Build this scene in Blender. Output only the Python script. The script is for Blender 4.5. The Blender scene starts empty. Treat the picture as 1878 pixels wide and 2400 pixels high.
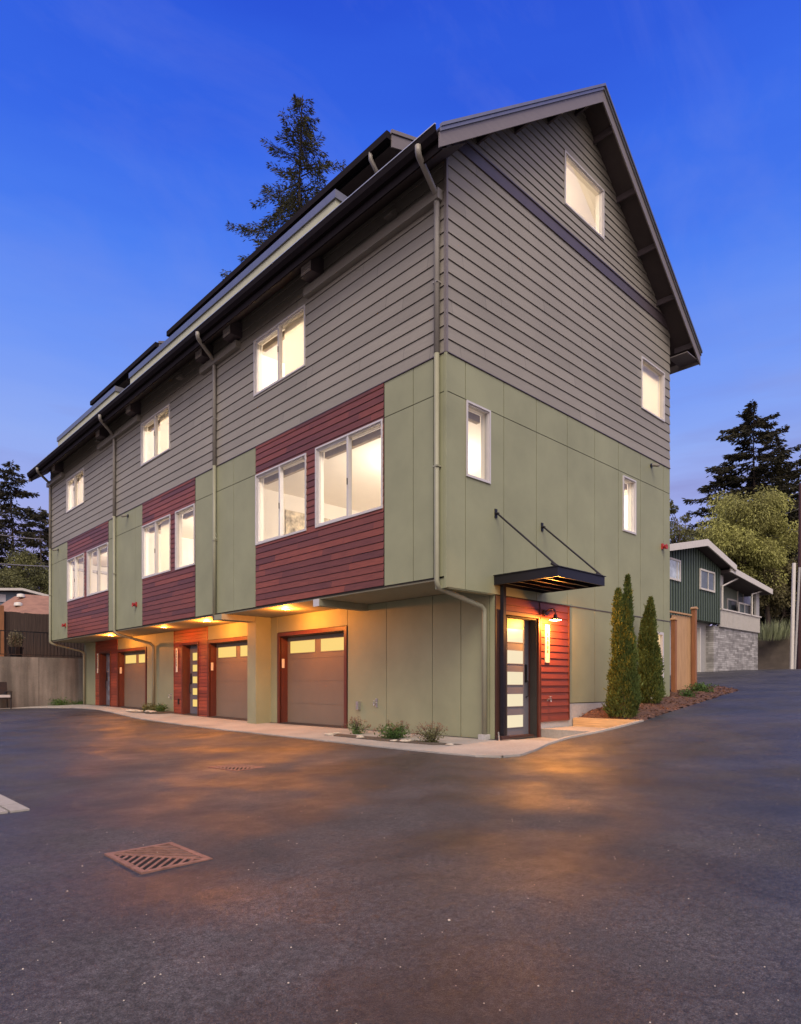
import bpy, math, random
from math import radians, sin, cos, pi, sqrt
from mathutils import Vector, Matrix, noise
random.seed(7)
S = bpy.context.scene
C = S.collection
# ------------------------------------------------------------------ camera
CAM = Vector((-7.564, -6.893, 0.96))
cam = bpy.data.cameras.new('camera'); camo = bpy.data.objects.new('camera', cam); C.objects.link(camo)
camo.location = CAM; camo.rotation_euler = (radians(90), 0, radians(-43.65))
cam.sensor_fit = 'HORIZONTAL'; cam.sensor_width = 36; cam.lens = 1525 / 1878 * 36
cam.shift_y = 406 / 1878; cam.clip_end = 2000; cam.clip_start = 0.05
S.camera = camo
# ------------------------------------------------------------------ world: dusk sky
W = bpy.data.worlds.new('World'); S.world = W; W.use_nodes = True
nt = W.node_tree; nt.nodes.clear(); N = nt.nodes.new; L = nt.links.new
out = N('ShaderNodeOutputWorld'); bg = N('ShaderNodeBackground'); tc = N('ShaderNodeTexCoord')
sep = N('ShaderNodeSeparateXYZ'); L(tc.outputs['Generated'], sep.inputs[0])
mpn = N('ShaderNodeMapping'); mpn.inputs['Scale'].default_value = (1.6, 1.6, 9.0); L(tc.outputs['Generated'], mpn.inputs[0])
cn = N('ShaderNodeTexNoise'); cn.inputs['Scale'].default_value = 1.7; cn.inputs['Detail'].default_value = 5; L(mpn.outputs[0], cn.inputs[0])
off = N('ShaderNodeMath'); off.operation = 'MULTIPLY_ADD'; L(cn.outputs['Fac'], off.inputs[0]); off.inputs[1].default_value = 0.10
L(sep.outputs['Z'], off.inputs[2])
ramp = N('ShaderNodeValToRGB'); L(off.outputs[0], ramp.inputs[0])
el = ramp.color_ramp.elements
stops = [(0.0, (.46, .38, .56)), (.16, (.42, .37, .62)), (.27, (.38, .42, .80)), (.36, (.29, .42, .90)), (.47, (.17, .32, .92)), (.58, (.075, .215, .88)), (.68, (.040, .140, .80)), (.78, (.024, .088, .68)), (.88, (.016, .052, .53)), (1.0, (.010, .034, .40))]
el[0].position = 0; el[0].color = (*stops[0][1], 1); el[1].position = 1; el[1].color = (*stops[-1][1], 1)
for p, c in stops[1:-1]:
    e = el.new(p); e.color = (*c, 1)
# purple cloud streaks low down
cr2 = N('ShaderNodeValToRGB'); cr2.color_ramp.elements[0].position = .52; cr2.color_ramp.elements[1].position = .68
mp2 = N('ShaderNodeMapping'); mp2.inputs['Scale'].default_value = (2.2, 2.2, 16); mp2.inputs['Location'].default_value = (3, 1, 2); L(tc.outputs['Generated'], mp2.inputs[0])
cn2 = N('ShaderNodeTexNoise'); cn2.inputs['Scale'].default_value = 1.3; cn2.inputs['Detail'].default_value = 6; L(mp2.outputs[0], cn2.inputs[0]); L(cn2.outputs['Fac'], cr2.inputs[0])
low = N('ShaderNodeMapRange'); low.inputs['From Min'].default_value = .48; low.inputs['From Max'].default_value = .2; low.inputs['To Min'].default_value = 0; low.inputs['To Max'].default_value = .5
L(sep.outputs['Z'], low.inputs['Value'])
mm = N('ShaderNodeMath'); mm.operation = 'MULTIPLY'; L(cr2.outputs['Color'], mm.inputs[0]); L(low.outputs[0], mm.inputs[1])
mx = N('ShaderNodeMix'); mx.data_type = 'RGBA'; L(mm.outputs[0], mx.inputs['Factor']); L(ramp.outputs[0], mx.inputs['A']); mx.inputs['B'].default_value = (.23, .20, .46, 1)
cr3 = N('ShaderNodeValToRGB'); cr3.color_ramp.elements[0].position = .50; cr3.color_ramp.elements[1].position = .80; mp3 = N('ShaderNodeMapping'); mp3.inputs['Scale'].default_value = (1.2, 5.0, 3.2); mp3.inputs['Rotation'].default_value = (.5, .3, .9); L(tc.outputs['Generated'], mp3.inputs[0])
cn3 = N('ShaderNodeTexNoise'); cn3.inputs['Scale'].default_value = 1.6; cn3.inputs['Detail'].default_value = 8; cn3.inputs['Roughness'].default_value = .62; cn3.inputs['Distortion'].default_value = .6; L(mp3.outputs[0], cn3.inputs[0]); L(cn3.outputs['Fac'], cr3.inputs[0])
ws = N('ShaderNodeMath'); ws.operation = 'MULTIPLY'; ws.inputs[1].default_value = .16; L(cr3.outputs['Color'], ws.inputs[0])
mx0 = mx; mx = N('ShaderNodeMix'); mx.data_type = 'RGBA'; L(ws.outputs[0], mx.inputs['Factor']); L(mx0.outputs['Result'], mx.inputs['A']); mx.inputs['B'].default_value = (.30, .34, .74, 1)
# warm glow added to the unseen sky behind the camera to light the walls
dt = N('ShaderNodeVectorMath'); dt.operation = 'DOT_PRODUCT'; L(tc.outputs['Generated'], dt.inputs[0]); dt.inputs[1].default_value = (-.50, -.52, .69)
gl = N('ShaderNodeMapRange'); gl.interpolation_type = 'SMOOTHSTEP'; gl.inputs['From Min'].default_value = .14; gl.inputs['From Max'].default_value = 1.0
L(dt.outputs['Value'], gl.inputs['Value'])
gm = N('ShaderNodeMix'); gm.data_type = 'RGBA'; gm.blend_type = 'ADD'; L(gl.outputs[0], gm.inputs['Factor']); L(mx.outputs['Result'], gm.inputs['A']); gm.inputs['B'].default_value = (1.75, 1.38, .86, 1)
L(gm.outputs['Result'], bg.inputs['Color']); bg.inputs['Strength'].default_value = 1.0; L(bg.outputs[0], out.inputs[0])
# ------------------------------------------------------------------ soft warm sun lamp added behind the camera to light both walls
sl = bpy.data.lights.new('sun', 'SUN'); sl.energy = 2.35; sl.angle = radians(32); sl.color = (1, .90, .69)
so = bpy.data.objects.new('sun', sl); C.objects.link(so)
so.rotation_euler = Vector((.58, .64, -.95)).to_track_quat('-Z', 'Y').to_euler()
S.view_settings.view_transform = 'Standard'; S.view_settings.look = 'None'; S.view_settings.exposure = 0; S.view_settings.gamma = 1
S.render.engine = 'CYCLES'
# ------------------------------------------------------------------ materials
def newmat(name):
    m = bpy.data.materials.new(name); m.use_nodes = True
    nt = m.node_tree; b = nt.nodes['Principled BSDF']; return m, nt, b
def mat(name, col, rough=.6, metal=0, var=.12, scale=6, bump=0, bscale=60, stretch=None, spec=.4):
    m, nt, b = newmat(name); N = nt.nodes.new; L = nt.links.new
    tc = N('ShaderNodeTexCoord'); src = tc.outputs['Object']
    if stretch:
        mp = N('ShaderNodeMapping'); mp.inputs['Scale'].default_value = stretch; L(src, mp.inputs[0]); src = mp.outputs[0]
    n = N('ShaderNodeTexNoise'); n.inputs['Scale'].default_value = scale; n.inputs['Detail'].default_value = 6; n.inputs['Roughness'].default_value = .6; L(src, n.inputs[0])
    r = N('ShaderNodeMapRange'); r.inputs['From Min'].default_value = .3; r.inputs['From Max'].default_value = .7; r.inputs['To Min'].default_value = 1 - var; r.inputs['To Max'].default_value = 1 + var; L(n.outputs['Fac'], r.inputs['Value'])
    v = N('ShaderNodeVectorMath'); v.operation = 'SCALE'; v.inputs[0].default_value = col; L(r.outputs[0], v.inputs['Scale']); L(v.outputs[0], b.inputs['Base Color'])
    b.inputs['Roughness'].default_value = rough; b.inputs['Metallic'].default_value = metal; b.inputs['Specular IOR Level'].default_value = spec
    if bump:
        n2 = N('ShaderNodeTexNoise'); n2.inputs['Scale'].default_value = bscale; n2.inputs['Detail'].default_value = 4; L(src, n2.inputs[0])
        bp = N('ShaderNodeBump'); bp.inputs['Strength'].default_value = bump; bp.inputs['Distance'].default_value = .01; L(n2.outputs['Fac'], bp.inputs['Height']); L(bp.outputs[0], b.inputs['Normal'])
    return m
def board_mat(name, col, reveal, z0, amp=.2, ax=1, blen=2.6, grain=.15, rough=.6, hue=None):
    """painted or stained boards: each board its own tone, fine grain along it"""
    m, nt, b = newmat(name); N = nt.nodes.new; L = nt.links.new
    g = N('ShaderNodeNewGeometry'); sp = N('ShaderNodeSeparateXYZ'); L(g.outputs['Position'], sp.inputs[0])
    f = N('ShaderNodeMath'); f.operation = 'MULTIPLY_ADD'; L(sp.outputs['Z'], f.inputs[0]); f.inputs[1].default_value = 1 / reveal; f.inputs[2].default_value = -z0 / reveal
    fl = N('ShaderNodeMath'); fl.operation = 'FLOOR'; L(f.outputs[0], fl.inputs[0])
    w0 = N('ShaderNodeTexWhiteNoise'); w0.noise_dimensions = '1D'; L(fl.outputs[0], w0.inputs['W'])
    sm = N('ShaderNodeMath'); sm.operation = 'ADD'; L(sp.outputs['X'], sm.inputs[0]); L(sp.outputs['Y'], sm.inputs[1])
    u = N('ShaderNodeMath'); u.operation = 'MULTIPLY_ADD'; L(sm.outputs[0], u.inputs[0]); u.inputs[1].default_value = 1 / blen; 
    k = N('ShaderNodeMath'); k.operation = 'MULTIPLY'; L(w0.outputs['Value'], k.inputs[0]); k.inputs[1].default_value = 5; L(k.outputs[0], u.inputs[2])
    fu = N('ShaderNodeMath'); fu.operation = 'FLOOR'; L(u.outputs[0], fu.inputs[0])
    cb = N('ShaderNodeCombineXYZ'); L(fl.outputs[0], cb.inputs[0]); L(fu.outputs[0], cb.inputs[1])
    w = N('ShaderNodeTexWhiteNoise'); w.noise_dimensions = '3D'; L(cb.outputs[0], w.inputs['Vector'])
    mp = N('ShaderNodeMapping'); mp.inputs['Scale'].default_value = (1.2, 1.2, 28); L(g.outputs['Position'], mp.inputs[0])
    n = N('ShaderNodeTexNoise'); n.inputs['Scale'].default_value = 2.5; n.inputs['Detail'].default_value = 6; L(mp.outputs[0], n.inputs[0])
    n3 = N('ShaderNodeTexNoise'); n3.inputs['Scale'].default_value = .6; n3.inputs['Detail'].default_value = 3; L(g.outputs['Position'], n3.inputs[0])
    a = N('ShaderNodeMapRange'); a.inputs['To Min'].default_value = 1 - amp; a.inputs['To Max'].default_value = 1 + amp; L(w.outputs['Value'], a.inputs['Value'])
    c = N('ShaderNodeMapRange'); c.inputs['From Min'].default_value = .3; c.inputs['From Max'].default_value = .7; c.inputs['To Min'].default_value = 1 - grain; c.inputs['To Max'].default_value = 1 + grain; L(n.outputs['Fac'], c.inputs['Value'])
    c3 = N('ShaderNodeMapRange'); c3.inputs['From Min'].default_value = .3; c3.inputs['From Max'].default_value = .7; c3.inputs['To Min'].default_value = .93; c3.inputs['To Max'].default_value = 1.07; L(n3.outputs['Fac'], c3.inputs['Value'])
    p = N('ShaderNodeMath'); p.operation = 'MULTIPLY'; L(a.outputs[0], p.inputs[0]); L(c.outputs[0], p.inputs[1])
    p2 = N('ShaderNodeMath'); p2.operation = 'MULTIPLY'; L(p.outputs[0], p2.inputs[0]); L(c3.outputs[0], p2.inputs[1])
    fr_ = N('ShaderNodeMath'); fr_.operation = 'FRACT'; L(u.outputs[0], fr_.inputs[0]); jt = N('ShaderNodeMapRange'); jt.inputs['From Min'].default_value = .004 / blen; jt.inputs['From Max'].default_value = .010 / blen; jt.inputs['To Min'].default_value = .45; L(fr_.outputs[0], jt.inputs['Value'])
    p3 = N('ShaderNodeMath'); p3.operation = 'MULTIPLY'; L(p2.outputs[0], p3.inputs[0]); L(jt.outputs[0], p3.inputs[1]); p2 = p3
    base = N('ShaderNodeMix'); base.data_type = 'RGBA'; base.inputs['A'].default_value = (*col, 1); base.inputs['B'].default_value = (*(hue or col), 1); L(w.outputs['Value'], base.inputs['Factor'])
    v = N('ShaderNodeVectorMath'); v.operation = 'SCALE'; L(base.outputs['Result'], v.inputs[0]); L(p2.outputs[0], v.inputs['Scale']); L(v.outputs[0], b.inputs['Base Color'])
    b.inputs['Roughness'].default_value = rough; b.inputs['Specular IOR Level'].default_value = .35
    return m
def emit(name, col, s):
    m, nt, b = newmat(name); b.inputs['Base Color'].default_value = (.01, .01, .01, 1); b.inputs['Emission Color'].default_value = (*col, 1); b.inputs['Emission Strength'].default_value = s; b.inputs['Roughness'].default_value = .3
    return m
def glass_mat():
    m, nt, b = newmat('window glass'); nt.nodes.remove(b); N = nt.nodes.new; L = nt.links.new
    o = nt.nodes['Material Output']; t = N('ShaderNodeBsdfTransparent'); t.inputs[0].default_value = (.96, .97, .95, 1); g = N('ShaderNodeBsdfGlossy'); g.inputs['Roughness'].default_value = .02
    lw = N('ShaderNodeLayerWeight'); pw = N('ShaderNodeMath'); pw.operation = 'POWER'; L(lw.outputs['Facing'], pw.inputs[0]); pw.inputs[1].default_value = 4; fr = N('ShaderNodeMath'); fr.operation = 'MULTIPLY_ADD'; L(pw.outputs[0], fr.inputs[0]); fr.inputs[1].default_value = .8; fr.inputs[2].default_value = .05; x = N('ShaderNodeMixShader'); L(fr.outputs[0], x.inputs[0]); L(t.outputs[0], x.inputs[1]); L(g.outputs[0], x.inputs[2]); L(x.outputs[0], o.inputs[0])
    return m
def leaf_mat(name, c1, c2, rough=.6, trans=.25, clump=.6):
    m, nt, b = newmat(name); N = nt.nodes.new; L = nt.links.new
    g = N('ShaderNodeNewGeometry'); n = N('ShaderNodeTexNoise'); n.inputs['Scale'].default_value = clump; n.inputs['Detail'].default_value = 3; L(g.outputs['Position'], n.inputs[0])
    a = N('ShaderNodeMath'); a.operation = 'MULTIPLY_ADD'; L(g.outputs['Random Per Island'], a.inputs[0]); a.inputs[1].default_value = .55; 
    s = N('ShaderNodeMapRange'); s.inputs['From Min'].default_value = .35; s.inputs['From Max'].default_value = .65; s.inputs['To Min'].default_value = 0; s.inputs['To Max'].default_value = .45; L(n.outputs['Fac'], s.inputs['Value']); L(s.outputs[0], a.inputs[2])
    x = N('ShaderNodeMix'); x.data_type = 'RGBA'; L(a.outputs[0], x.inputs['Factor']); x.inputs['A'].default_value = (*c1, 1); x.inputs['B'].default_value = (*c2, 1)
    L(x.outputs['Result'], b.inputs['Base Color']); b.inputs['Roughness'].default_value = rough; b.inputs['Specular IOR Level'].default_value = .2
    if trans:
        o = nt.nodes['Material Output']; t = N('ShaderNodeBsdfTranslucent'); L(x.outputs['Result'], t.inputs[0]); ms = N('ShaderNodeMixShader'); ms.inputs[0].default_value = trans
        L(b.outputs[0], ms.inputs[1]); L(t.outputs[0], ms.inputs[2]); L(ms.outputs[0], o.inputs[0])
    return m
def asphalt_mat():
    m, nt, b = newmat('asphalt'); N = nt.nodes.new; L = nt.links.new
    g = N('ShaderNodeNewGeometry'); P = g.outputs['Position']
    def noi(sc, det=4, ro=.6):
        n = N('ShaderNodeTexNoise'); n.inputs['Scale'].default_value = sc; n.inputs['Detail'].default_value = det; n.inputs['Roughness'].default_value = ro; L(P, n.inputs[0]); return n.outputs['Fac']
    def rng(src, a, b_, c, d):
        r = N('ShaderNodeMapRange'); r.inputs['From Min'].default_value = a; r.inputs['From Max'].default_value = b_; r.inputs['To Min'].default_value = c; r.inputs['To Max'].default_value = d; L(src, r.inputs['Value']); return r.outputs[0]
    def mul(a, b_):
        k = N('ShaderNodeMath'); k.operation = 'MULTIPLY'; L(a, k.inputs[0]); L(b_, k.inputs[1]); return k.outputs[0]
    big = rng(noi(.55, 6, .6), .36, .64, .62, 1.42); mid = rng(noi(2.3, 5, .65), .3, .7, .84, 1.16)
    fine = rng(noi(150, 2, .8), .36, .64, .25, 1.9); grit = rng(noi(34, 3, .8), .36, .64, .45, 1.6)
    dust = rng(noi(1.05, 8, .7), .56, .70, 1.0, 1.45); seam = rng(noi(.23, 2, .5), .496, .5, 1, .0); seam2 = rng(noi(.23, 2, .5), .5, .504, 0, 1)
    mxs = N('ShaderNodeMath'); mxs.operation = 'MAXIMUM'; L(seam, mxs.inputs[0]); L(seam2, mxs.inputs[1]); crack = rng(mxs.outputs[0], 0, 1, .72, 1)
    tone = mul(mul(mul(big, mid), mul(fine, grit)), mul(dust, crack))
    v = N('ShaderNodeVectorMath'); v.operation = 'SCALE'; v.inputs[0].default_value = (.0262, .0238, .0255); L(tone, v.inputs['Scale'])
    # light grit
    vo = N('ShaderNodeTexVoronoi'); vo.inputs['Scale'].default_value = 38; L(P, vo.inputs[0])
    sp = rng(vo.outputs['Distance'], .05, .09, 1, 0)
    w = N('ShaderNodeSeparateColor'); L(vo.outputs['Color'], w.inputs[0]); pick = rng(w.outputs[0], .975, .98, 0, 1)
    fx = mul(sp, pick)
    x = N('ShaderNodeMix'); x.data_type = 'RGBA'; L(fx, x.inputs['Factor']); L(v.outputs[0], x.inputs['A']); x.inputs['B'].default_value = (.42, .38, .38, 1)
    L(x.outputs['Result'], b.inputs['Base Color'])
    ro = rng(noi(.8, 5), .35, .65, .34, .74); L(ro, b.inputs['Roughness']); b.inputs['Specular IOR Level'].default_value = .62
    bp = N('ShaderNodeBump'); bp.inputs['Strength'].default_value = .8; bp.inputs['Distance'].default_value = .006; L(noi(85, 4, .85), bp.inputs['Height'])
    bp2 = N('ShaderNodeBump'); bp2.inputs['Strength'].default_value = .35; bp2.inputs['Distance'].default_value = .05; L(noi(1.2, 3), bp2.inputs['Height']); L(bp.outputs[0], bp2.inputs['Normal']); L(bp2.outputs[0], b.inputs['Normal'])
    return m
def concrete_mat(name, col, streak=0):
    m, nt, b = newmat(name); N = nt.nodes.new; L = nt.links.new
    g = N('ShaderNodeNewGeometry'); P = g.outputs['Position']
    def noi(sc, v=None, det=6):
        s = P
        if v: mp = N('ShaderNodeMapping'); mp.inputs['Scale'].default_value = v; L(P, mp.inputs[0]); s = mp.outputs[0]
        n = N('ShaderNodeTexNoise'); n.inputs['Scale'].default_value = sc; n.inputs['Detail'].default_value = det; L(s, n.inputs[0]); return n.outputs['Fac']
    def rng(src, a, b_, c, d):
        r = N('ShaderNodeMapRange'); r.inputs['From Min'].default_value = a; r.inputs['From Max'].default_value = b_; r.inputs['To Min'].default_value = c; r.inputs['To Max'].default_value = d; L(src, r.inputs['Value']); return r.outputs[0]
    def mul(a, b_):
        k = N('ShaderNodeMath'); k.operation = 'MULTIPLY'; L(a, k.inputs[0]); L(b_, k.inputs[1]); return k.outputs[0]
    t = mul(rng(noi(1.1), .3, .7, .8, 1.2), rng(noi(22), .3, .7, .9, 1.1))
    if streak: t = mul(t, rng(noi(1.0, (2.6, 2.6, .22)), .35, .62, 1 - streak, 1.15))
    v = N('ShaderNodeVectorMath'); v.operation = 'SCALE'; v.inputs[0].default_value = col; L(t, v.inputs['Scale']); L(v.outputs[0], b.inputs['Base Color'])
    b.inputs['Roughness'].default_value = .8
    bp = N('ShaderNodeBump'); bp.inputs['Strength'].default_value = .25; bp.inputs['Distance'].default_value = .01; L(noi(40), bp.inputs['Height']); L(bp.outputs[0], b.inputs['Normal'])
    return m
M = dict(
 gray=board_mat('taupe lap siding', (.222, .200, .172), .21, 6.19, amp=.08, grain=.07, blen=3.6),
 red=board_mat('red stained lap siding', (.120, .038, .029), .1275, 2.68, amp=.20, grain=.25, blen=2.3, hue=(.165, .043, .024), rough=.5),
 redg=board_mat('red painted lap siding', (.15, .036, .026), .1275, .31, amp=.07, grain=.1, blen=9, rough=.5),
 green=mat('olive fibre cement panel', (.232, .236, .146), .62, var=.10, scale=1.1, bump=.12, bscale=160),
 ventpaint=mat('pale vent grille', (.52, .47, .46), .5, var=.05),
 greenpipe=mat('olive painted pipe', (.235, .228, .165), .45, var=.05),
 graypipe=mat('taupe painted metal', (.225, .205, .185), .45, var=.05),
 trim=mat('taupe fascia paint', (.150, .128, .128), .5, var=.06, scale=3, stretch=(1, 1, 6)),
 band=mat('plum brown band', (.075, .058, .066), .45, var=.08),
 soffit=mat('soffit board', (.24, .22, .15), .7, var=.06),
 eave=mat('dark eave soffit', (.050, .037, .038), .7, var=.1),
 gutter=mat('black gutter metal', (.010, .007, .009), .85, spec=.12, var=.1),
 lit_rim=mat('pale rim highlight', (.5, .5, .5), .35, metal=.6, var=.05),
 roof=mat('dark roof membrane', (.03, .03, .04), .5, var=.2),
 metal=mat('grey coping metal', (.20, .20, .22), .38, metal=.7, var=.08),
 parapet=mat('pale olive parapet', (.40, .40, .29), .6, var=.06),
 back=mat('dark wall backing', (.035, .03, .028), .9, var=.1),
 inside=mat('cream interior paint', (.80, .74, .66), .8, var=.02, scale=2),
 frame=mat('pale vinyl window frame', (.46, .43, .44), .4, var=.04),
 glass=glass_mat(),
 redtrim=mat('red brown door trim', (.095, .026, .018), .45, var=.15, scale=5, stretch=(6, 6, .6)),
 darktrim=mat('dark brown trim', (.05, .022, .018), .5, var=.12),
 door=mat('slate grey door', (.125, .122, .145), .42, var=.06, scale=2),
 garage=mat('taupe garage door', (.160, .128, .098), .5, var=.05, scale=2),
 lite=emit('frosted lit glass', (1.0, .70, .20), .92),
 lite_dim=mat('frosted dark glass', (.20, .22, .26), .2, var=.1),
 lamp=emit('lamp glow', (1.0, .66, .26), 14),
 black=mat('black metal', (.018, .016, .020), .4, metal=.4, var=.1),
 asphalt=asphalt_mat(),
 walk=concrete_mat('walkway concrete', (.275, .25, .228)),
 concrete=concrete_mat('foundation concrete', (.36, .34, .33)),
 wallc=concrete_mat('stained wall concrete', (.19, .162, .145), .5),
 timber=board_mat('landscape timber', (.42, .30, .17), .2, 0, amp=.1, grain=.25, blen=9),
 mulch=mat('bark mulch', (.085, .042, .030), .95, var=.5, scale=30, bump=1, bscale=70),
 soil=mat('dark soil', (.075, .058, .045), .95, var=.4, scale=18, bump=.8, bscale=60),
 dirt=mat('dirt ground', (.055, .042, .032), .95, var=.3, scale=1.5, bump=.5, bscale=20),
 rust=mat('rusted cast iron', (.24, .125, .095), .6, metal=.35, var=.35, scale=14, bump=.4, bscale=90),
 pit=mat('dark pit', (.006, .005, .005), .9, var=.1),
 cedar=mat('cedar boards', (.40, .235, .12), .6, var=.2, scale=4, stretch=(7, 7, .5)),
 cedarpost=mat('cedar post', (.24, .10, .045), .6, var=.2, scale=4, stretch=(7, 7, .5)),
 darkwood=mat('weathered dark fence', (.055, .035, .03), .8, var=.3, scale=3, stretch=(8, 8, .5)),
 redpaint=mat('red alarm paint', (.32, .03, .025), .35, var=.1),
 white=mat('white plate', (.72, .66, .55), .4, var=.04),
 steel=mat('brushed steel', (.5, .48, .46), .35, metal=.8, var=.2, scale=30),
 stone=mat('pale stones', (.42, .36, .30), .8, var=.3, scale=12, bump=.5, bscale=30),
 bark=mat('bark', (.07, .05, .04), .9, var=.3, scale=8, bump=.8, bscale=20),
 poleb=mat('old pole wood', (.075, .035, .032), .85, var=.3, scale=8, stretch=(5, 5, .6)),
 housegreen=mat('dark green board and batten', (.085, .112, .086), .6, var=.1),
 housegray=mat('grey vertical siding', (.30, .285, .28), .6, var=.08),
 housefascia=mat('pale fascia', (.52, .48, .44), .5, var=.06),
 houseblue=mat('blue grey siding', (.13, .16, .20), .7, var=.1),
 tan=mat('tan roofing', (.25, .13, .085), .85, var=.25, scale=2.5, bump=.3, bscale=20),
 darkglass=mat('dusk window pane', (.10, .12, .13), .12, var=.3, scale=2),
 paleglass=mat('bright window pane', (.45, .5, .55), .15, var=.4, scale=3),
 wire=mat('cable', (.30, .28, .28), .5, var=.1),
 art=mat('printed picture', (.52, .44, .32), .6, var=.65, scale=7),
 conifer=leaf_mat('conifer needles', (.016, .017, .010), (.060, .052, .026)),
 spruce=leaf_mat('spruce needles', (.022, .026, .012), (.085, .078, .030)),
 yellowleaf=leaf_mat('yellow green leaves', (.14, .13, .045), (.40, .40, .12), clump=.35),
 paleleaf=leaf_mat('pale sparse leaves', (.05, .05, .02), (.18, .18, .07)),
 thuja=leaf_mat('arborvitae sprays', (.035, .055, .015), (.13, .16, .04), clump=3),
 shrubg=leaf_mat('green shrub leaves', (.03, .07, .02), (.12, .19, .05), clump=5),
 shrubb=leaf_mat('brown flower heads', (.14, .07, .045), (.30, .19, .13), clump=5),
)
def stone_wall_mat():
    m, nt, b = newmat('thin grey stone'); N = nt.nodes.new; L = nt.links.new
    g = N('ShaderNodeNewGeometry'); sp = N('ShaderNodeSeparateXYZ'); L(g.outputs['Position'], sp.inputs[0]); cb = N('ShaderNodeCombineXYZ')
    ad = N('ShaderNodeMath'); ad.operation = 'ADD'; L(sp.outputs['X'], ad.inputs[0]); L(sp.outputs['Y'], ad.inputs[1]); L(ad.outputs[0], cb.inputs[0]); L(sp.outputs['Z'], cb.inputs[1])
    br = N('ShaderNodeTexBrick'); L(cb.outputs[0], br.inputs[0]); br.inputs['Scale'].default_value = 1; br.inputs['Brick Width'].default_value = .62; br.inputs['Row Height'].default_value = .11; br.inputs['Mortar Size'].default_value = .008
    br.inputs['Color1'].default_value = (.42, .40, .39, 1); br.inputs['Color2'].default_value = (.20, .185, .18, 1); br.inputs['Mortar'].default_value = (.16, .15, .14, 1)
    n = N('ShaderNodeTexNoise'); n.inputs['Scale'].default_value = 2.5; n.inputs['Detail'].default_value = 6; L(g.outputs['Position'], n.inputs[0])
    x = N('ShaderNodeMix'); x.data_type = 'RGBA'; x.blend_type = 'MULTIPLY'; x.inputs['Factor'].default_value = .8; L(br.outputs[0], x.inputs['A'])
    r = N('ShaderNodeValToRGB'); r.color_ramp.elements[0].position = .3; r.color_ramp.elements[0].color = (.5, .5, .5, 1); r.color_ramp.elements[1].position = .6; L(n.outputs['Fac'], r.inputs[0]); L(r.outputs[0], x.inputs['B'])
    L(x.outputs['Result'], b.inputs['Base Color']); b.inputs['Roughness'].default_value = .85
    return m
M['stonewall'] = stone_wall_mat()
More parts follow.
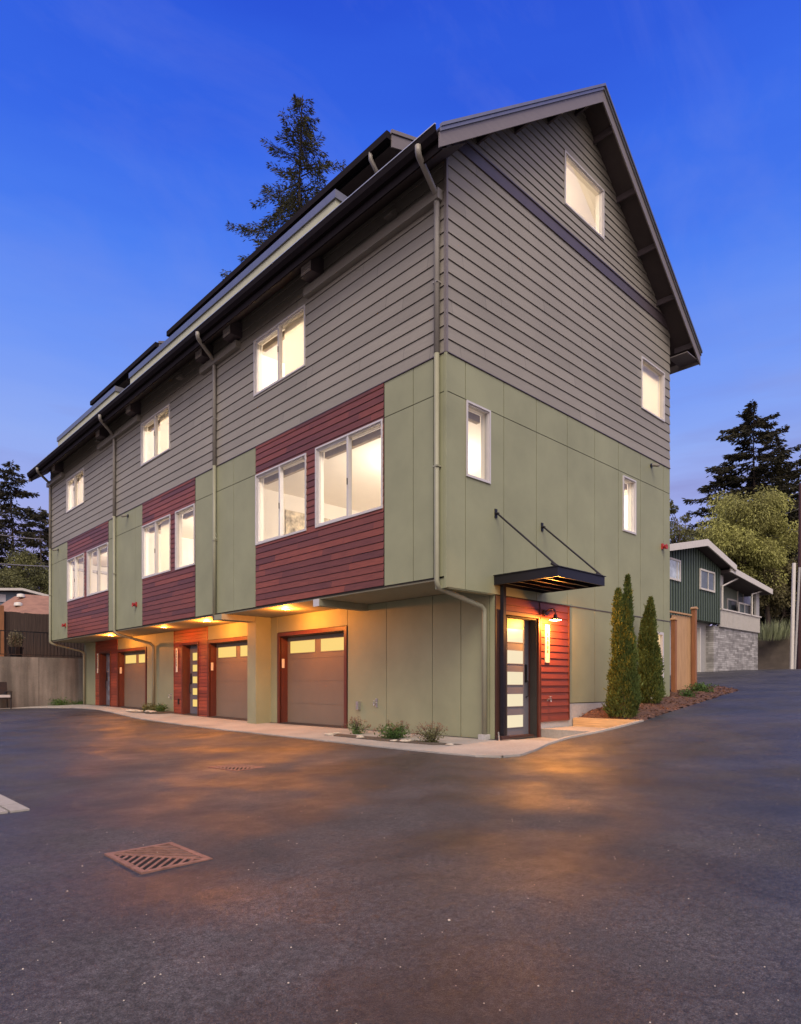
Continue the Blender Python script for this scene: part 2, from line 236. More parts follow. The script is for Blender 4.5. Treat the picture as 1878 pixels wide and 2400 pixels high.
# ------------------------------------------------------------------ helpers
class MB:
    def __init__(s): s.v = []; s.f = []; s.sm = False
    def quad(s, *p): n = len(s.v); s.v += [tuple(q) for q in p]; s.f.append(tuple(range(n, n + len(p))))
    def box(s, x0, x1, y0, y1, z0, z1):
        if x0 > x1: x0, x1 = x1, x0
        if y0 > y1: y0, y1 = y1, y0
        if z0 > z1: z0, z1 = z1, z0
        n = len(s.v); s.v += [(x, y, z) for z in (z0, z1) for x, y in ((x0, y0), (x1, y0), (x1, y1), (x0, y1))]
        s.f += [tuple(n + i for i in q) for q in ((3, 2, 1, 0), (4, 5, 6, 7), (0, 1, 5, 4), (1, 2, 6, 5), (2, 3, 7, 6), (3, 0, 4, 7))]
        return s
    def prism(s, poly, axis, a, b):
        """poly of 2-D points extruded along axis ('x','y','z') from a to b"""
        def pt(p, t): return (t, p[0], p[1]) if axis == 'x' else (p[0], t, p[1]) if axis == 'y' else (p[0], p[1], t)
        n = len(s.v); k = len(poly); s.v += [pt(p, a) for p in poly] + [pt(p, b) for p in poly]
        s.f.append(tuple(range(n + k - 1, n - 1, -1))); s.f.append(tuple(range(n + k, n + 2 * k)))
        for i in range(k): j = (i + 1) % k; s.f.append((n + i, n + j, n + k + j, n + k + i))
        return s
    def tube(s, pts, r, seg=8, cap=True, square=False):
        pts = [Vector(p) for p in pts]; n0 = len(s.v); rr = r if isinstance(r, (list, tuple)) else [r] * len(pts); up = Vector((0, 0, 1)); pa = None
        for i, p in enumerate(pts):
            if i == 0: d = pts[1] - p
            elif i == len(pts) - 1: d = p - pts[-2]
            else: d = (pts[i + 1] - p).normalized() + (p - pts[i - 1]).normalized()
            d = d.normalized() if d.length > 1e-9 else up
            if pa is None:
                a = d.cross(up if abs(d.z) < .95 else Vector((1, 0, 0))).normalized()
            else:
                a = (pa - d * pa.dot(d)).normalized()
            pa = a; b = d.cross(a)
            for k in range(seg):
                t = 2 * pi * (k + (.5 if square else 0)) / seg; s.v.append(tuple(p + (a * cos(t) + b * sin(t)) * rr[i]))
        for i in range(len(pts) - 1):
            for k in range(seg):
                k2 = (k + 1) % seg; s.f.append((n0 + i * seg + k, n0 + i * seg + k2, n0 + (i + 1) * seg + k2, n0 + (i + 1) * seg + k))
        if cap: s.f.append(tuple(n0 + k for k in range(seg - 1, -1, -1))); e = n0 + (len(pts) - 1) * seg; s.f.append(tuple(e + k for k in range(seg)))
        return s
    def lathe(s, c, prof, seg=20, axis=Vector((0, 0, 1))):
        q = axis.to_track_quat('Z', 'Y'); n0 = len(s.v); c = Vector(c)
        for r, z in prof:
            for k in range(seg):
                t = 2 * pi * k / seg; s.v.append(tuple(c + q @ Vector((r * cos(t), r * sin(t), z))))
        for i in range(len(prof) - 1):
            for k in range(seg):
                k2 = (k + 1) % seg; s.f.append((n0 + i * seg + k, n0 + i * seg + k2, n0 + (i + 1) * seg + k2, n0 + (i + 1) * seg + k))
        return s
    def build(s, name, m, parent=None, smooth=False, origin=None):
        """link as ONE mesh object; vertices were collected in world coordinates"""
        o0 = origin or (ORG[parent.name] if parent else Vector((0, 0, 0))); o0 = Vector(o0)
        me = bpy.data.meshes.new(name); me.from_pydata([(a - o0.x, b - o0.y, c - o0.z) for a, b, c in s.v], [], s.f); me.update()
        me.materials.append(M[m] if isinstance(m, str) else m)
        if smooth: me.polygons.foreach_set('use_smooth', [True] * len(me.polygons))
        o = bpy.data.objects.new(name, me); C.objects.link(o)
        if parent: o.parent = parent
        else: o.location = o0
        ORG[o.name] = o0
        return o
ORG = {}
def tag(o, label=None, cat=None, group=None, kind=None):
    if label: o['label'] = label
    if cat: o['category'] = cat
    if group: o['group'] = group
    if kind: o['kind'] = kind
    return o
def thing(name, loc, label, cat, group=None):
    o = bpy.data.objects.new(name, None); C.objects.link(o); o.location = loc; o.empty_display_size = .2
    ORG[o.name] = Vector(loc); return tag(o, label, cat, group)
def struct(o): o['kind'] = 'structure'; return o
class PL:
    """wall plane: 'F' faces -X (u = y), 'G' faces -Y (u = x); d is the distance out of the wall"""
    def __init__(s, t, c): s.t = t; s.c = c
    def p(s, u, z, d=0): return (s.c - d, u, z) if s.t == 'F' else (u, s.c - d, z)
    def box(s, mb, u0, u1, z0, z1, d0, d1):
        a = s.p(u0, z0, d0); b = s.p(u1, z1, d1); mb.box(a[0], b[0], a[1], b[1], a[2], b[2]); return mb
    def q(s, mb, u0, u1, z0, z1, d, d2=None):
        if d2 is None: d2 = d
        a = [s.p(u0, z0, d), s.p(u1, z0, d), s.p(u1, z1, d2), s.p(u0, z1, d2)]
        mb.quad(*(a[::-1] if s.t == 'F' else a))
def cells(u0, u1, z0, z1, holes):
    zs = sorted({z0, z1, *[z for h in holes for z in h[2:] if z0 < z < z1]}); r = []
    for a, b in zip(zs, zs[1:]):
        hs = sorted([(h[0], h[1]) for h in holes if h[2] < b - 1e-6 and h[3] > a + 1e-6]); u = u0
        for h0, h1 in hs:
            if h0 > u: r.append((u, min(h0, u1), a, b))
            u = max(u, h1)
            if u >= u1: break
        if u < u1: r.append((u, u1, a, b))
    return [c for c in r if c[1] - c[0] > 1e-4]
def solid_wall(mb, pl, u0, u1, z0, z1, holes, th=.14):
    for c in cells(u0, u1, z0, z1, holes): pl.box(mb, *c, -th, 0)
def lap(mb, pl, u0, u1, z0, z1, rev, holes=(), zo=None, clip=None, lip=.017, gap=.009, base=.004):
    zo = z0 if zo is None else zo; k = math.floor((z0 - zo) / rev + 1e-6)
    while zo + k * rev < z1 - 1e-4:
        b0 = zo + k * rev + gap; b1 = zo + (k + 1) * rev
        a0 = max(b0, z0 + (gap if k * rev + zo >= z0 - 1e-6 else 0)); a1 = min(b1, z1)
        def dep(z): return base + lip * (1 - (z - b0) / (rev - gap))
        if a1 > a0:
            for (c0, c1, ca, cb) in cells(u0, u1, a0, a1, holes):
                if clip:
                    l0, r0 = clip(ca); l1, r1 = clip(cb); l1 = min(l1, r1); 
                    p = [(max(c0, l0), ca), (min(c1, r0), ca), (min(c1, r1), cb), (max(c0, l1), cb)]
                    if p[1][0] <= p[0][0] or p[2][0] < p[3][0]: continue
                else: p = [(c0, ca), (c1, ca), (c1, cb), (c0, cb)]
                q = [pl.p(u, z, dep(z)) for u, z in p]; mb.quad(*(q[::-1] if pl.t == 'F' else q))
                if abs(ca - b0) < 1e-5:
                    d = dep(ca); q = [pl.p(p[0][0], ca, 0), pl.p(p[1][0], ca, 0), pl.p(p[1][0], ca, d), pl.p(p[0][0], ca, d)]; mb.quad(*q)
        k += 1
def panels(mb, pl, us, zs, holes=(), d=.012, gap=.014):
    for a, b in zip(us, us[1:]):
        for c, e in zip(zs, zs[1:]):
            a1, b1, c1, e1 = a + gap / 2, b - gap / 2, c + gap / 2, e - gap / 2
            for r in cells(a1, b1, c1, e1, holes): pl.q(mb, *r, d)
            for (x0, z0_, x1, z1_) in ((a1, c1, b1, c1), (b1, c1, b1, e1), (b1, e1, a1, e1), (a1, e1, a1, c1)):
                mb.quad(pl.p(x0, z0_, 0), pl.p(x1, z1_, 0), pl.p(x1, z1_, d), pl.p(x0, z0_, d))
def frame(mb, pl, u0, u1, z0, z1, w, d0, d1):
    pl.box(mb, u0, u1, z0, z0 + w, d0, d1); pl.box(mb, u0, u1, z1 - w, z1, d0, d1)
    pl.box(mb, u0, u0 + w, z0 + w, z1 - w, d0, d1); pl.box(mb, u1 - w, u1, z0 + w, z1 - w, d0, d1)
def ground_z(x, y):
    pts = [(-60, -.4), (-12, -.2), (-6, -.16), (-3, -.12), (-.5, -.045), (0, -.04), (1, .02), (1.9, .11), (2.5, .17), (3.7, .30), (5, .385), (6.8, .5), (9.9, .71), (14, .85), (20, 1.1), (26, 1.6), (33, 1.85), (44, 2.0), (60, 2.2)]
    if x <= pts[0][0]: z = pts[0][1]
    elif x >= pts[-1][0]: z = pts[-1][1]
    else:
        for (a, za), (b, zb) in zip(pts, pts[1:]):
            if a <= x <= b: z = za + (zb - za) * (x - a) / (b - a); break
    t = min(max((y - 7) / 13, 0), 1); t = t * t * (3 - 2 * t)
    return z + .16 * t * (1 if x < 6 else max(0, 1 - (x - 6) / 6))
# ------------------------------------------------------------------ ground, asphalt, walk
def sheet(name, xs, ys, zf, m):
    mb = MB(); nx, ny = len(xs), len(ys)
    mb.v = [(x, y, zf(x, y)) for y in ys for x in xs]; mb.f = [(j * nx + i, j * nx + i + 1, (j + 1) * nx + i + 1, (j + 1) * nx + i) for j in range(ny - 1) for i in range(nx - 1)]
    return struct(mb.build(name, m, smooth=True))
def in_poly(x, y, P):
    c = False
    for (x0, y0), (x1, y1) in zip(P, P[1:] + P[:1]):
        if (y0 > y) != (y1 > y) and x < (x1 - x0) * (y - y0) / (y1 - y0) + x0: c = not c
    return c
def lin(a, b, n): return [a + (b - a) * i / n for i in range(n + 1)]
def gz2(x, y):
    z = ground_z(min(max(x, -60), 60), y) - (.3 if -38 < x < 44.45 and -38 < y < 21.3 else .06)
    if y > 21.7: z = max(z, 2.02)
    t = min(max((x - 44.5) / 3.5, 0), 1); z += 3.0 * t * t * (3 - 2 * t)
    return z
sheet('ground', [-900, -200] + lin(-60, 44.5, 40) + lin(45.2, 48, 6) + [60, 200, 900], [-900, -200, -60] + lin(-30, 21.69, 16) + [21.71] + lin(25, 80, 10) + [300, 900], gz2, 'dirt')
HOLE = [(1.28, -1.12), (1.7, -1.10), (2.3, -1.22), (3.0, -1.33), (3.75, -1.38), (3.75, 3), (1.28, 3)]
sheet('asphalt_lot', lin(-40, -8, 16) + lin(-7.5, 1.0, 34) + lin(1.03, 3.9, 96) + lin(4.1, 10, 24) + lin(10.5, 44.4, 40), lin(-40, -8, 10) + lin(-7.5, -1.75, 23) + lin(-1.6, -.7, 36) + lin(-.5, 3, 14) + lin(3.5, 21.4, 30), lambda x, y: ground_z(x, y) - (.5 if in_poly(x, y, HOLE) else 0), 'asphalt')
# concrete walk in front of the garages, with the kerb lip at its edge
edge = [(-2.2, 20.9), (-.9, 20.3), (.15, 18.6), (.35, 16.6), (.15, 14.5), (-.2, 11.8), (-.3, 8.8), (-.42, 6.4), (-.46, 4.2), (-.52, 2.4), (-.56, .8), (-.55, -.4), (-.50, -1.02), (-.33, -1.34), (0, -1.40), (.5, -1.30), (1.1, -1.12), (1.7, -1.10), (2.3, -1.22), (3.0, -1.33), (3.75, -1.38)]
mb = MB()
for (a, b) in zip(edge, edge[1:]):
    for k in range(3):
        def ip(t): return (a[0] + (b[0] - a[0]) * t, a[1] + (b[1] - a[1]) * t)
        p, q = ip(k / 3), ip((k + 1) / 3)
        zp, zq = ground_z(*p) + .022, ground_z(*q) + .022
        def inn(p): return (1.3, p[1]) if p[1] > -.0 else (max(p[0], 1.3) if p[0] > 1.3 else 1.3, .05)
        if p[1] > -.1 or p[0] < 1.3:
            ip_, iq_ = inn(p), inn(q); zi = lambda c: max(ground_z(min(c[0], 1.0), c[1]) + .02, .0)
            mb.quad((*p, zp), (*q, zq), (*iq_, zi(iq_)), (*ip_, zi(ip_)))
        mb.quad((p[0], p[1], zp - .08), (q[0], q[1], zq - .08), (q[0], q[1], zq), (p[0], p[1], zp))
struct(mb.build('walkway', 'walk'))
mb = MB()
pts3 = [(x, y, ground_z(x, y) + .030) for x, y in edge[12:]]
for a, b in zip(pts3, pts3[1:]):
    d = (Vector(b) - Vector(a)); n = Vector((-d.y, d.x, 0)).normalized() * .035
    mb.quad(Vector(a) - n, Vector(b) - n, Vector(b) + n, Vector(a) + n); mb.quad(Vector(a) - n - Vector((0, 0, .06)), Vector(b) - n - Vector((0, 0, .06)), Vector(b) - n, Vector(a) - n)
struct(mb.build('walkway_kerb', 'walk'))
# entry landing and steps
mb = MB()
mb.prism([(1.30, -1.12), (1.7, -1.10), (2.3, -1.21), (2.56, -1.25), (2.56, -.02), (1.30, -.02)], 'z', -.2, -.0)
struct(mb.build('entry_landing', 'walk'))
mb = MB(); mb.prism([(2.56, -1.26), (3.0, -1.33), (3.66, -1.37), (3.66, -.02), (2.56, -.02)], 'z', -.2, .16)
struct(mb.build('entry_step', 'walk'))
t = MB().box(3.64, 3.80, -1.37, -.03, .10, .325).build('retaining_timber', 'timber', origin=(3.7, -.7, .1)); tag(t, 'pale landscape timber holding back the mulch bed beside the red siding', 'timber')
# mulch bed along the gable
bed = [(3.8, -1.37), (5, -1.2), (6.8, -.95), (9.0, -.70), (11.0, -.35), (12.6, .0), (13.6, .5), (13.0, 1.0), (11.6, 1.15), (10.0, 1.2), (8.5, 1.2)]
def edge_dist(x, y, P):
    r = 9
    for (x0, y0), (x1, y1) in zip(P, P[1:] + P[:1]):
        dx, dy = x1 - x0, y1 - y0; t = min(max(((x - x0) * dx + (y - y0) * dy) / (dx * dx + dy * dy), 0), 1); r = min(r, sqrt((x - x0 - t * dx) ** 2 + (y - y0 - t * dy) ** 2))
    return r
BP = bed + [(8.5, 0.0), (3.8, 0.0)]
def bed_z(x, y):
    return ground_z(x, y) + .012 + .11 * min(edge_dist(x, y, bed + [(8.5, 3), (3.8, 3)]) / .5, 1) + .03 * noise.noise((x * 1.7, y * 1.7, 0)) + .012 * noise.noise((x * 9, y * 9, 3))
mb = MB(); st = .06; idx = {}
nx = int((13.7 - 3.8) / st); ny = int(2.7 / st)
for j in range(ny):
    for i in range(nx):
        x, y = 3.8 + i * st, -1.42 + j * st
        if in_poly(x + st / 2, y + st / 2, BP):
            q = []
            for a, b in ((i, j), (i + 1, j), (i + 1, j + 1), (i, j + 1)):
                if (a, b) not in idx: xx, yy = 3.8 + a * st, -1.42 + b * st; idx[(a, b)] = len(mb.v); mb.v.append((xx, yy, bed_z(xx, yy) if in_poly(xx, yy, BP) else ground_z(xx, yy) - .01))
                q.append(idx[(a, b)])
            mb.f.append(tuple(q))
o = mb.build('mulch_bed', 'mulch', smooth=True); struct(o)
mb = MB(); R = random.Random(3)
for i in range(5200):
    x = R.uniform(3.8, 13.5); y = R.uniform(-1.42, 1.2)
    if not in_poly(x, y, BP): continue
    c = Vector((x, y, bed_z(x, y) + R.uniform(0, .015))); d = Vector((R.gauss(0, 1), R.gauss(0, 1), R.gauss(0, .35))).normalized() * R.uniform(.015, .045); e = Vector((R.gauss(0, 1), R.gauss(0, 1), R.gauss(0, .6))).normalized() * R.uniform(.005, .013)
    mb.quad(c - d - e, c + d - e, c + d + e, c - d + e)
tag(mb.build('bark_chips', leaf_mat('bark chips', (.05, .022, .015), (.22, .11, .07), trans=0, clump=4)), 'loose bark chips lying over the mulch bed', 'bark chips', kind='stuff')
# planting strip near the corner
strip = [(1.22, 3.85), (.75, 3.6), (.02, 2.9), (-.04, 1.5), (.03, .3), (.30, -.02), (1.22, -.02)]
mb = MB(); mb.prism(strip, 'z', -.10, .008); struct(mb.build('planting_strip', 'soil'))
strip2 = [(1.22, 14.3), (.8, 14.4), (.75, 13.6), (.55, 12.9), (.72, 12.5), (1.22, 12.4)]
mb = MB(); mb.prism(strip2, 'z', -.02, .15); struct(mb.build('planting_strip', 'soil'))
# pebbles scattered on the asphalt
mb = MB(); R = random.Random(11)
for i in range(330):
    a = R.uniform(-1, 1); s = 2.0 + 9 * R.random() ** 1.6; l = s * a * .62
    x = CAM.x + .690 * s + .7235 * l; y = CAM.y + .7235 * s - .690 * l
    if x > -.7 and y > -1.6: continue
    r = R.uniform(.002, .0045) * (1 if R.random() < .95 else 1.8); z = ground_z(x, y)
    mb.lathe((x, y, z), [(0, r * .9), (r * .8, r * .6), (r, 0)], 5)
tag(mb.build('loose_gravel', 'stone'), 'scattered pale grit and pebbles lying on the dark asphalt', 'gravel', kind='stuff')
# drain grates
def grate(cx, cy, rz, lab):
    z = ground_z(cx, cy); r = thing('drain_grate', (cx, cy, z), lab, 'drain grate', 'drain grates in the asphalt')
    Rm = Matrix.Rotation(rz, 4, 'Z')
    def put(mb):
        mb.v = [tuple(Rm @ Vector(v) + Vector((cx, cy, z))) for v in mb.v]; return mb
    hx, hy, w = .205, .278, .012
    mb = MB(); mb.box(-hx - .02, hx + .02, -hy - .02, hy + .02, -.01, .0015); put(mb).build('drain_pit', 'pit', r)
    mb = MB()
    for (a, b, c, d) in ((-hx - .025, hx + .025, -hy - .025, -hy + w), (-hx - .025, hx + .025, hy - w, hy + .025), (-hx - .025, -hx + w, -hy + w, hy - w), (hx - w, hx + .025, -hy + w, hy - w)): mb.box(a, b, c, d, -.01, .009)
    put(mb).build('grate_frame', 'rust', r)
    mb = MB(); ix, iy = hx - w, hy - w
    # bars: one half slants one way, the other half the other way (herringbone about the diagonal)
    def inside(x, y): return abs(x) <= ix and abs(y) <= iy
    n = 60
    def bar(x0, y0, dx, dy, wd, test):
        run = None; L_ = .9; steps = 180
        for k in range(steps + 1):
            t = -L_ / 2 + L_ * k / steps; x, y = x0 + dx * t, y0 + dy * t; ok = inside(x, y) and test(x, y)
            if ok and run is None: run = t
            if (not ok or k == steps) and run is not None:
                e = t; 
                if e - run > .02:
                    nx_, ny_ = -dy * wd / 2, dx * wd / 2; P = [(x0 + dx * run - nx_, y0 + dy * run - ny_), (x0 + dx * e - nx_, y0 + dy * e - ny_), (x0 + dx * e + nx_, y0 + dy * e + ny_), (x0 + dx * run + nx_, y0 + dy * run + ny_)]
                    mb.prism(P, 'z', .0016, .007)
                run = None
    side = lambda x, y: x * iy + y * ix      # diagonal from (-ix, iy) to (ix,-iy)
    for k in range(-9, 10):
        bar(k * .05 * .7235, -k * .05 * .69, .69, .7235, .020, lambda x, y: side(x, y) < -.002)
        bar(k * .042 * .69, k * .042 * .7235, .7235, -.69, .012, lambda x, y: side(x, y) > .002)
    d = Vector((ix, -iy)).normalized(); nx_, ny_ = -d.y * .012, d.x * .012
    mb.prism([(-ix - nx_, iy - ny_), (ix - nx_, -iy - ny_), (ix + nx_, -iy + ny_), (-ix + nx_, iy + ny_)], 'z', .0016, .0082)
    put(mb).build('grate_bars', 'rust', r)
grate(-5.79, -2.75, 0, 'rusty slotted drain grate set in the asphalt in the left foreground')
grate(-3.22, .78, radians(8), 'farther rusty drain grate set in the asphalt in front of the garages')
# concrete slab corner at the left edge
r = thing('paver_slab', (-7, .5, ground_z(-7, .5)), 'pale concrete slab with scored joints at the left edge of the asphalt', 'slab')
mb = MB()
for x0, x1 in ((-6.10, -5.95), (-8.0, -6.12)):
    for y0, y1 in ((-.40, -.06), (-.045, 1.1), (1.115, 2.3)): mb.box(x0, x1, y0, y1, -.3, ground_z(-6.5, .5) + .02)
mb.build('slab_panels', 'walk', r)
# ------------------------------------------------------------------ THE TOWNHOUSE
H = thing('townhouse', (4, 10.3, 0), 'three storey townhouse with grey lap siding, olive panels, red siding bays and lit windows', 'townhouse')
F = PL('F', 0.0); G = PL('G', 0.0); LF = PL('F', 1.236); LG = PL('G', 0.0)
BL = 20.6; BW = 8.0
def ztop(x): return 9.08 + .76 * (x + .657) if x < 4 else 12.62 - .76 * (x - 4)
def zund(x): return ztop(x) - .13
def gclip(z):   # x range under the roof at height z
    a = (z + .13 - 9.08) / .76 - .657; return (max(0, a), min(8, 8 - a))
# windows: (u0,u1,z0,z1,mullion)
FW = [(3.75, 5.68, 7.30, 8.52, 4.71), (9.95, 11.86, 7.27, 8.49, 10.92), (16.73, 18.62, 7.22, 8.42, 17.75),
      (3.72, 5.61, 4.02, 5.56, 4.67), (1.46, 3.41, 4.02, 5.57, 2.42),
      (9.92, 11.78, 4.01, 5.53, 10.88), (8.51, 9.61, 3.99, 5.53, None),
      (16.73, 18.53, 3.98, 5.50, 17.68), (14.48, 16.43, 3.97, 5.51, 15.42)]
GW = [(.46, 1.08, 4.34, 5.57, None), (5.65, 6.24, 4.31, 5.51, None), (6.51, 7.68, 7.22, 8.39, None), (3.35, 4.84, 10.22, 11.25, None)]
GB = (6.9, 7.63, .95, 2.21)
fh = [w[:4] for w in FW]; gh = [w[:4] for w in GW] + [GB, (1.45, 2.47, 0, 2.18)]
ex = .0
fh_in = [(a + .03, b - .03, c + .03, d - .03) for a, b, c, d in fh]; gh_in = [(a + .03, b - .03, c + .03, d - .03) for a, b, c, d in gh]
# structural wall slabs behind the cladding
mb = MB(); solid_wall(mb, F, .0, BL, 2.66, 9.44, fh_in); mb.build('front_wall', 'back', H)
mb = MB(); solid_wall(mb, G, 1.24, BW, -.4, 2.66, gh_in); solid_wall(mb, G, .0, BW, 2.66, 9.44, gh_in)
zz = 9.44
while zz < 12.4:
    a, b = gclip(zz + .1)
    for c in cells(a, b, zz, zz + .1, gh_in): G.box(mb, *c, -.14, 0)
    zz += .1
mb.build('gable_wall', 'back', H)
# rear and far walls
mb = MB(); mb.box(BW - .14, BW, .14, BL, -.4, 9.4); mb.box(.0, BW, BL - .14, BL, 2.66, 9.4); mb.box(1.24, BW, BL - .14, BL, -.4, 2.66)
mb.prism([(0, 9.4), (8, 9.4), (4, 12.4)], 'y', BL - .14, BL); mb.build('rear_wall', 'gray', H)
# lower wall with garage and door openings
GAR = [(4.06, 6.56), (7.68, 10.16), (14.58, 17.0)]; DOR = [(10.84, 11.80), (17.77, 18.80)]
lh = [(a, b, -.5, 2.14) for a, b in GAR] + [(a, b, -.5, 2.16) for a, b in DOR]
mb = MB(); solid_wall(mb, LF, .0, BL, -.4, 2.66, lh, th=.34); mb.build('lower_wall', 'back', H)
mb = MB(); mb.box(1.58, 7.8, .4, 20.4, -.35, -.02); mb.build('floor_slab', 'concrete', H)
# soffit under the overhang
mb = MB(); mb.box(.02, 1.236, .0, BL, 2.63, 2.66); mb.build('soffit', 'soffit', H)
mb = MB(); mb.box(.0, 1.236, .0, .16, 2.49, 2.63); mb.box(.015, .05, .0, .25, 2.49, 2.66); mb.build('soffit_skirt', 'green', H)
# cladding: grey lap
mb = MB(); lap(mb, F, .0, BL, 6.19, 9.46, .21, fh); mb.build('lap_siding', 'gray', H)
mb = MB(); lap(mb, G, .0, BW, 6.19, 9.50, .21, gh, clip=lambda z: (0, 8)); mb.build('lap_siding', 'gray', H)
GR = board_mat('taupe narrow lap siding', (.222, .200, .172), .1545, 9.72, amp=.08, grain=.07, blen=3.6)
mb = MB(); lap(mb, G, .0, BW, 9.72, 12.45, .1545, gh, clip=gclip); mb.build('gable_siding', GR, H)
mb = MB(); G.box(mb, .0, BW, 9.50, 9.72, 0, .035); G.box(mb, .0, BW, 9.705, 9.73, 0, .055); mb.build('belly_band', 'band', H)
# red bays
for (a, b) in ((1.44, 5.62), (8.50, 11.79), (14.47, 18.54)):
    mb = MB(); lap(mb, F, a, b, 2.68, 6.12, .1275, fh, base=.010, lip=.012, gap=.007); F.box(mb, a, b, 6.12, 6.185, 0, .022); mb.build('red_siding', 'red', H)
# olive panels, front
for us in ([.0, .26, .72, 1.43], [5.63, 6.58, 7.55, 8.49], [11.80, 12.32, 13.80, 14.46], [18.55, 19.56, 20.6]):
    mb = MB(); panels(mb, F, us, [2.67, 5.58, 6.185], fh); mb.build('olive_panels', 'green', H)
# olive panels, gable
mb = MB(); panels(mb, G, [.0, .45, 1.46, 2.43, 3.46, 4.49, 5.47, 6.48, 7.64, 8.0], [2.50, 5.58, 6.185], gh)
panels(mb, G, [3.50, 4.49, 5.47, 6.48, 7.64, 8.0], [.61, 2.495], gh); mb.build('olive_panels', 'green', H)
mb = MB(); G.box(mb, -.025, .0, 2.49, 6.18, -.02, .03); F.box(mb, -.0, .012, 2.49, 6.18, .0, .03); mb.build('corner_trim', 'green', H)
mb = MB(); F.box(mb, -.0, .02, 6.19, 9.42, .0, .028); G.box(mb, -.02, .02, 6.19, 9.42, .0, .028); mb.build('corner_trim', 'trim', H)
# flashings (dark thin strips under which the upper cladding stops)
mb = MB(); F.box(mb, .0, BL, 6.183, 6.196, 0, .03); G.box(mb, .0, BW, 6.183, 6.196, 0, .03); G.box(mb, 3.48, BW, 2.488, 2.502, 0, .022); mb.build('flashing', 'band', H)
# foundation on the gable
mb = MB(); G.box(mb, 2.49, BW, -.4, .60, -.05, .004); mb.build('foundation', 'concrete', H)
# lower front panels
for us in ([.0, .11, .76, 1.46, 2.73, 3.96], [6.65, 6.98, 7.58]):
    mb = MB(); panels(mb, LF, us, [.03, 2.63]); mb.build('olive_panels', 'green', H)
for us in ([3.96, 6.65], [7.58, 10.25], [14.48, 17.06]): mb = MB(); panels(mb, LF, us, [2.235, 2.63]); mb.build('garage_header_panel', 'green', H)
mb = MB(); panels(mb, LF, [12.41, 13.7, 14.48], [.12, 2.63]); mb.build('olive_panels', 'green', H)
mb = MB(); panels(mb, LF, [19.27, 20.6], [.16, 2.63]); mb.build('olive_panels', 'green', H)
# lower red bays around the doors
RD = board_mat('red stained narrow boards', (.185, .040, .024), .1, 0, amp=.22, grain=.2, blen=3, hue=(.24, .052, .026), rough=.45)
for (a, b), (d0, d1) in (((10.25, 12.41), DOR[0]), ((17.06, 19.27), DOR[1])):
    mb = MB(); lap(mb, LF, a, b, .02, 2.63, .1, [(d0, d1, -1, 2.16)], base=.012, lip=.010, gap=.005); LF.box(mb, a - .012, a + .004, 0, 2.63, 0, .03); LF.box(mb, b - .004, b + .012, 0, 2.63, 0, .03); mb.build('red_siding', RD, H)
# porch pier between garages
mb = MB(); mb.box(.80, 1.224, 6.97, 7.36, -.2, 2.63); mb.build('pier', 'green', H)
# garage doors
for n, (a, b) in enumerate(GAR):
    zb = (-.02, -.02, .14)[n]
    g = MB(); 
    for k in range(4):
        z0 = zb + .01 + k * .535; z1 = z0 + .529
        LF.box(g, a, b, z0, min(z1, 2.14), -.26, -.20)
        LF.box(g, a, b, z0 - .012, z0, -.26, -.207)
    gd = g.build('garage_door', 'garage', H)
    w = (b - a); 
    for (c, d) in ((a + .14, a + w / 2 - .12), (a + w / 2 + .10, b - .14)):
        mb = MB(); LF.box(mb, c, d, 1.735, 2.02, -.22, -.196); mb.build('garage_window', 'lite', gd)
        mb = MB(); frame(mb, LF, c - .02, d + .02, 1.715, 2.04, .02, -.2, -.19); mb.build('window_rim', 'garage', gd)
    mb = MB(); LF.box(mb, a - .09, b + .09, 2.14, 2.225, -.02, .035); LF.box(mb, a - .09, a, -.1, 2.14, -.02, .035); LF.box(mb, b, b + .09, -.1, 2.14, -.02, .035); 
    LF.box(mb, a, a + .012, -.1, 2.14, -.2, -.02); LF.box(mb, b - .012, b, -.1, 2.14, -.2, -.02); LF.box(mb, a, b, 2.128, 2.14, -.2, -.02); mb.build('garage_trim', 'redtrim', gd)
# doors on the front
def entry_door(pl, a, b, z0, z1, dd, litem, lu0, lu1, lites, handle_u, jamb):
    mb = MB(); pl.box(mb, a + .012, b - .012, z0, z1 - .012, -dd - .05, -dd); d = mb.build('front_door', 'door', H)
    for (c, e) in lites:
        mb = MB(); pl.box(mb, lu0, lu1, c, e, -dd - .01, -dd + .003); mb.build('door_lite', litem, d)
        mb = MB(); frame(mb, pl, lu0 - .014, lu1 + .014, c - .014, e + .014, .014, -dd, -dd + .012); mb.build('lite_bead', 'door', d)
    mb = MB(); pl.box(mb, handle_u - .025, handle_u + .025, z0 + .95, z0 + 1.28, -dd, -dd + .02); p = [pl.p(handle_u, z0 + .99, -dd + .015), pl.p(handle_u, z0 + .97, -dd + .06), pl.p(handle_u, z0 + .70, -dd + .06), pl.p(handle_u, z0 + .68, -dd + .015)]
    mb.tube(p, .012, 6); mb.build('door_handle', 'black', d)
    mb = MB(); pl.box(mb, a, a + .012, z0 - .05, z1, -dd, -.0); pl.box(mb, b - .012, b, z0 - .05, z1, -dd, -.0); pl.box(mb, a, b, z1 - .012, z1, -dd, 0)
    pl.box(mb, a - .06, a, z0 - .05, z1 + .06, -.01, .04); pl.box(mb, b, b + .06, z0 - .05, z1 + .06, -.01, .04); pl.box(mb, a, b, z1, z1 + .06, -.01, .04); mb.build('door_frame', jamb, d)
    mb = MB(); pl.box(mb, a, b, z0 - .06, z0, -dd - .05, -.04); mb.build('door_threshold', 'darktrim', d)
    return d
L5 = [(1.70, 1.93), (1.37, 1.57), (1.02, 1.22), (.67, .87), (.32, .53)]
entry_door(LF, DOR[0][0], DOR[0][1], .04, 2.16, .2, 'lite', 11.02, 11.60, L5, 11.70, 'redtrim')
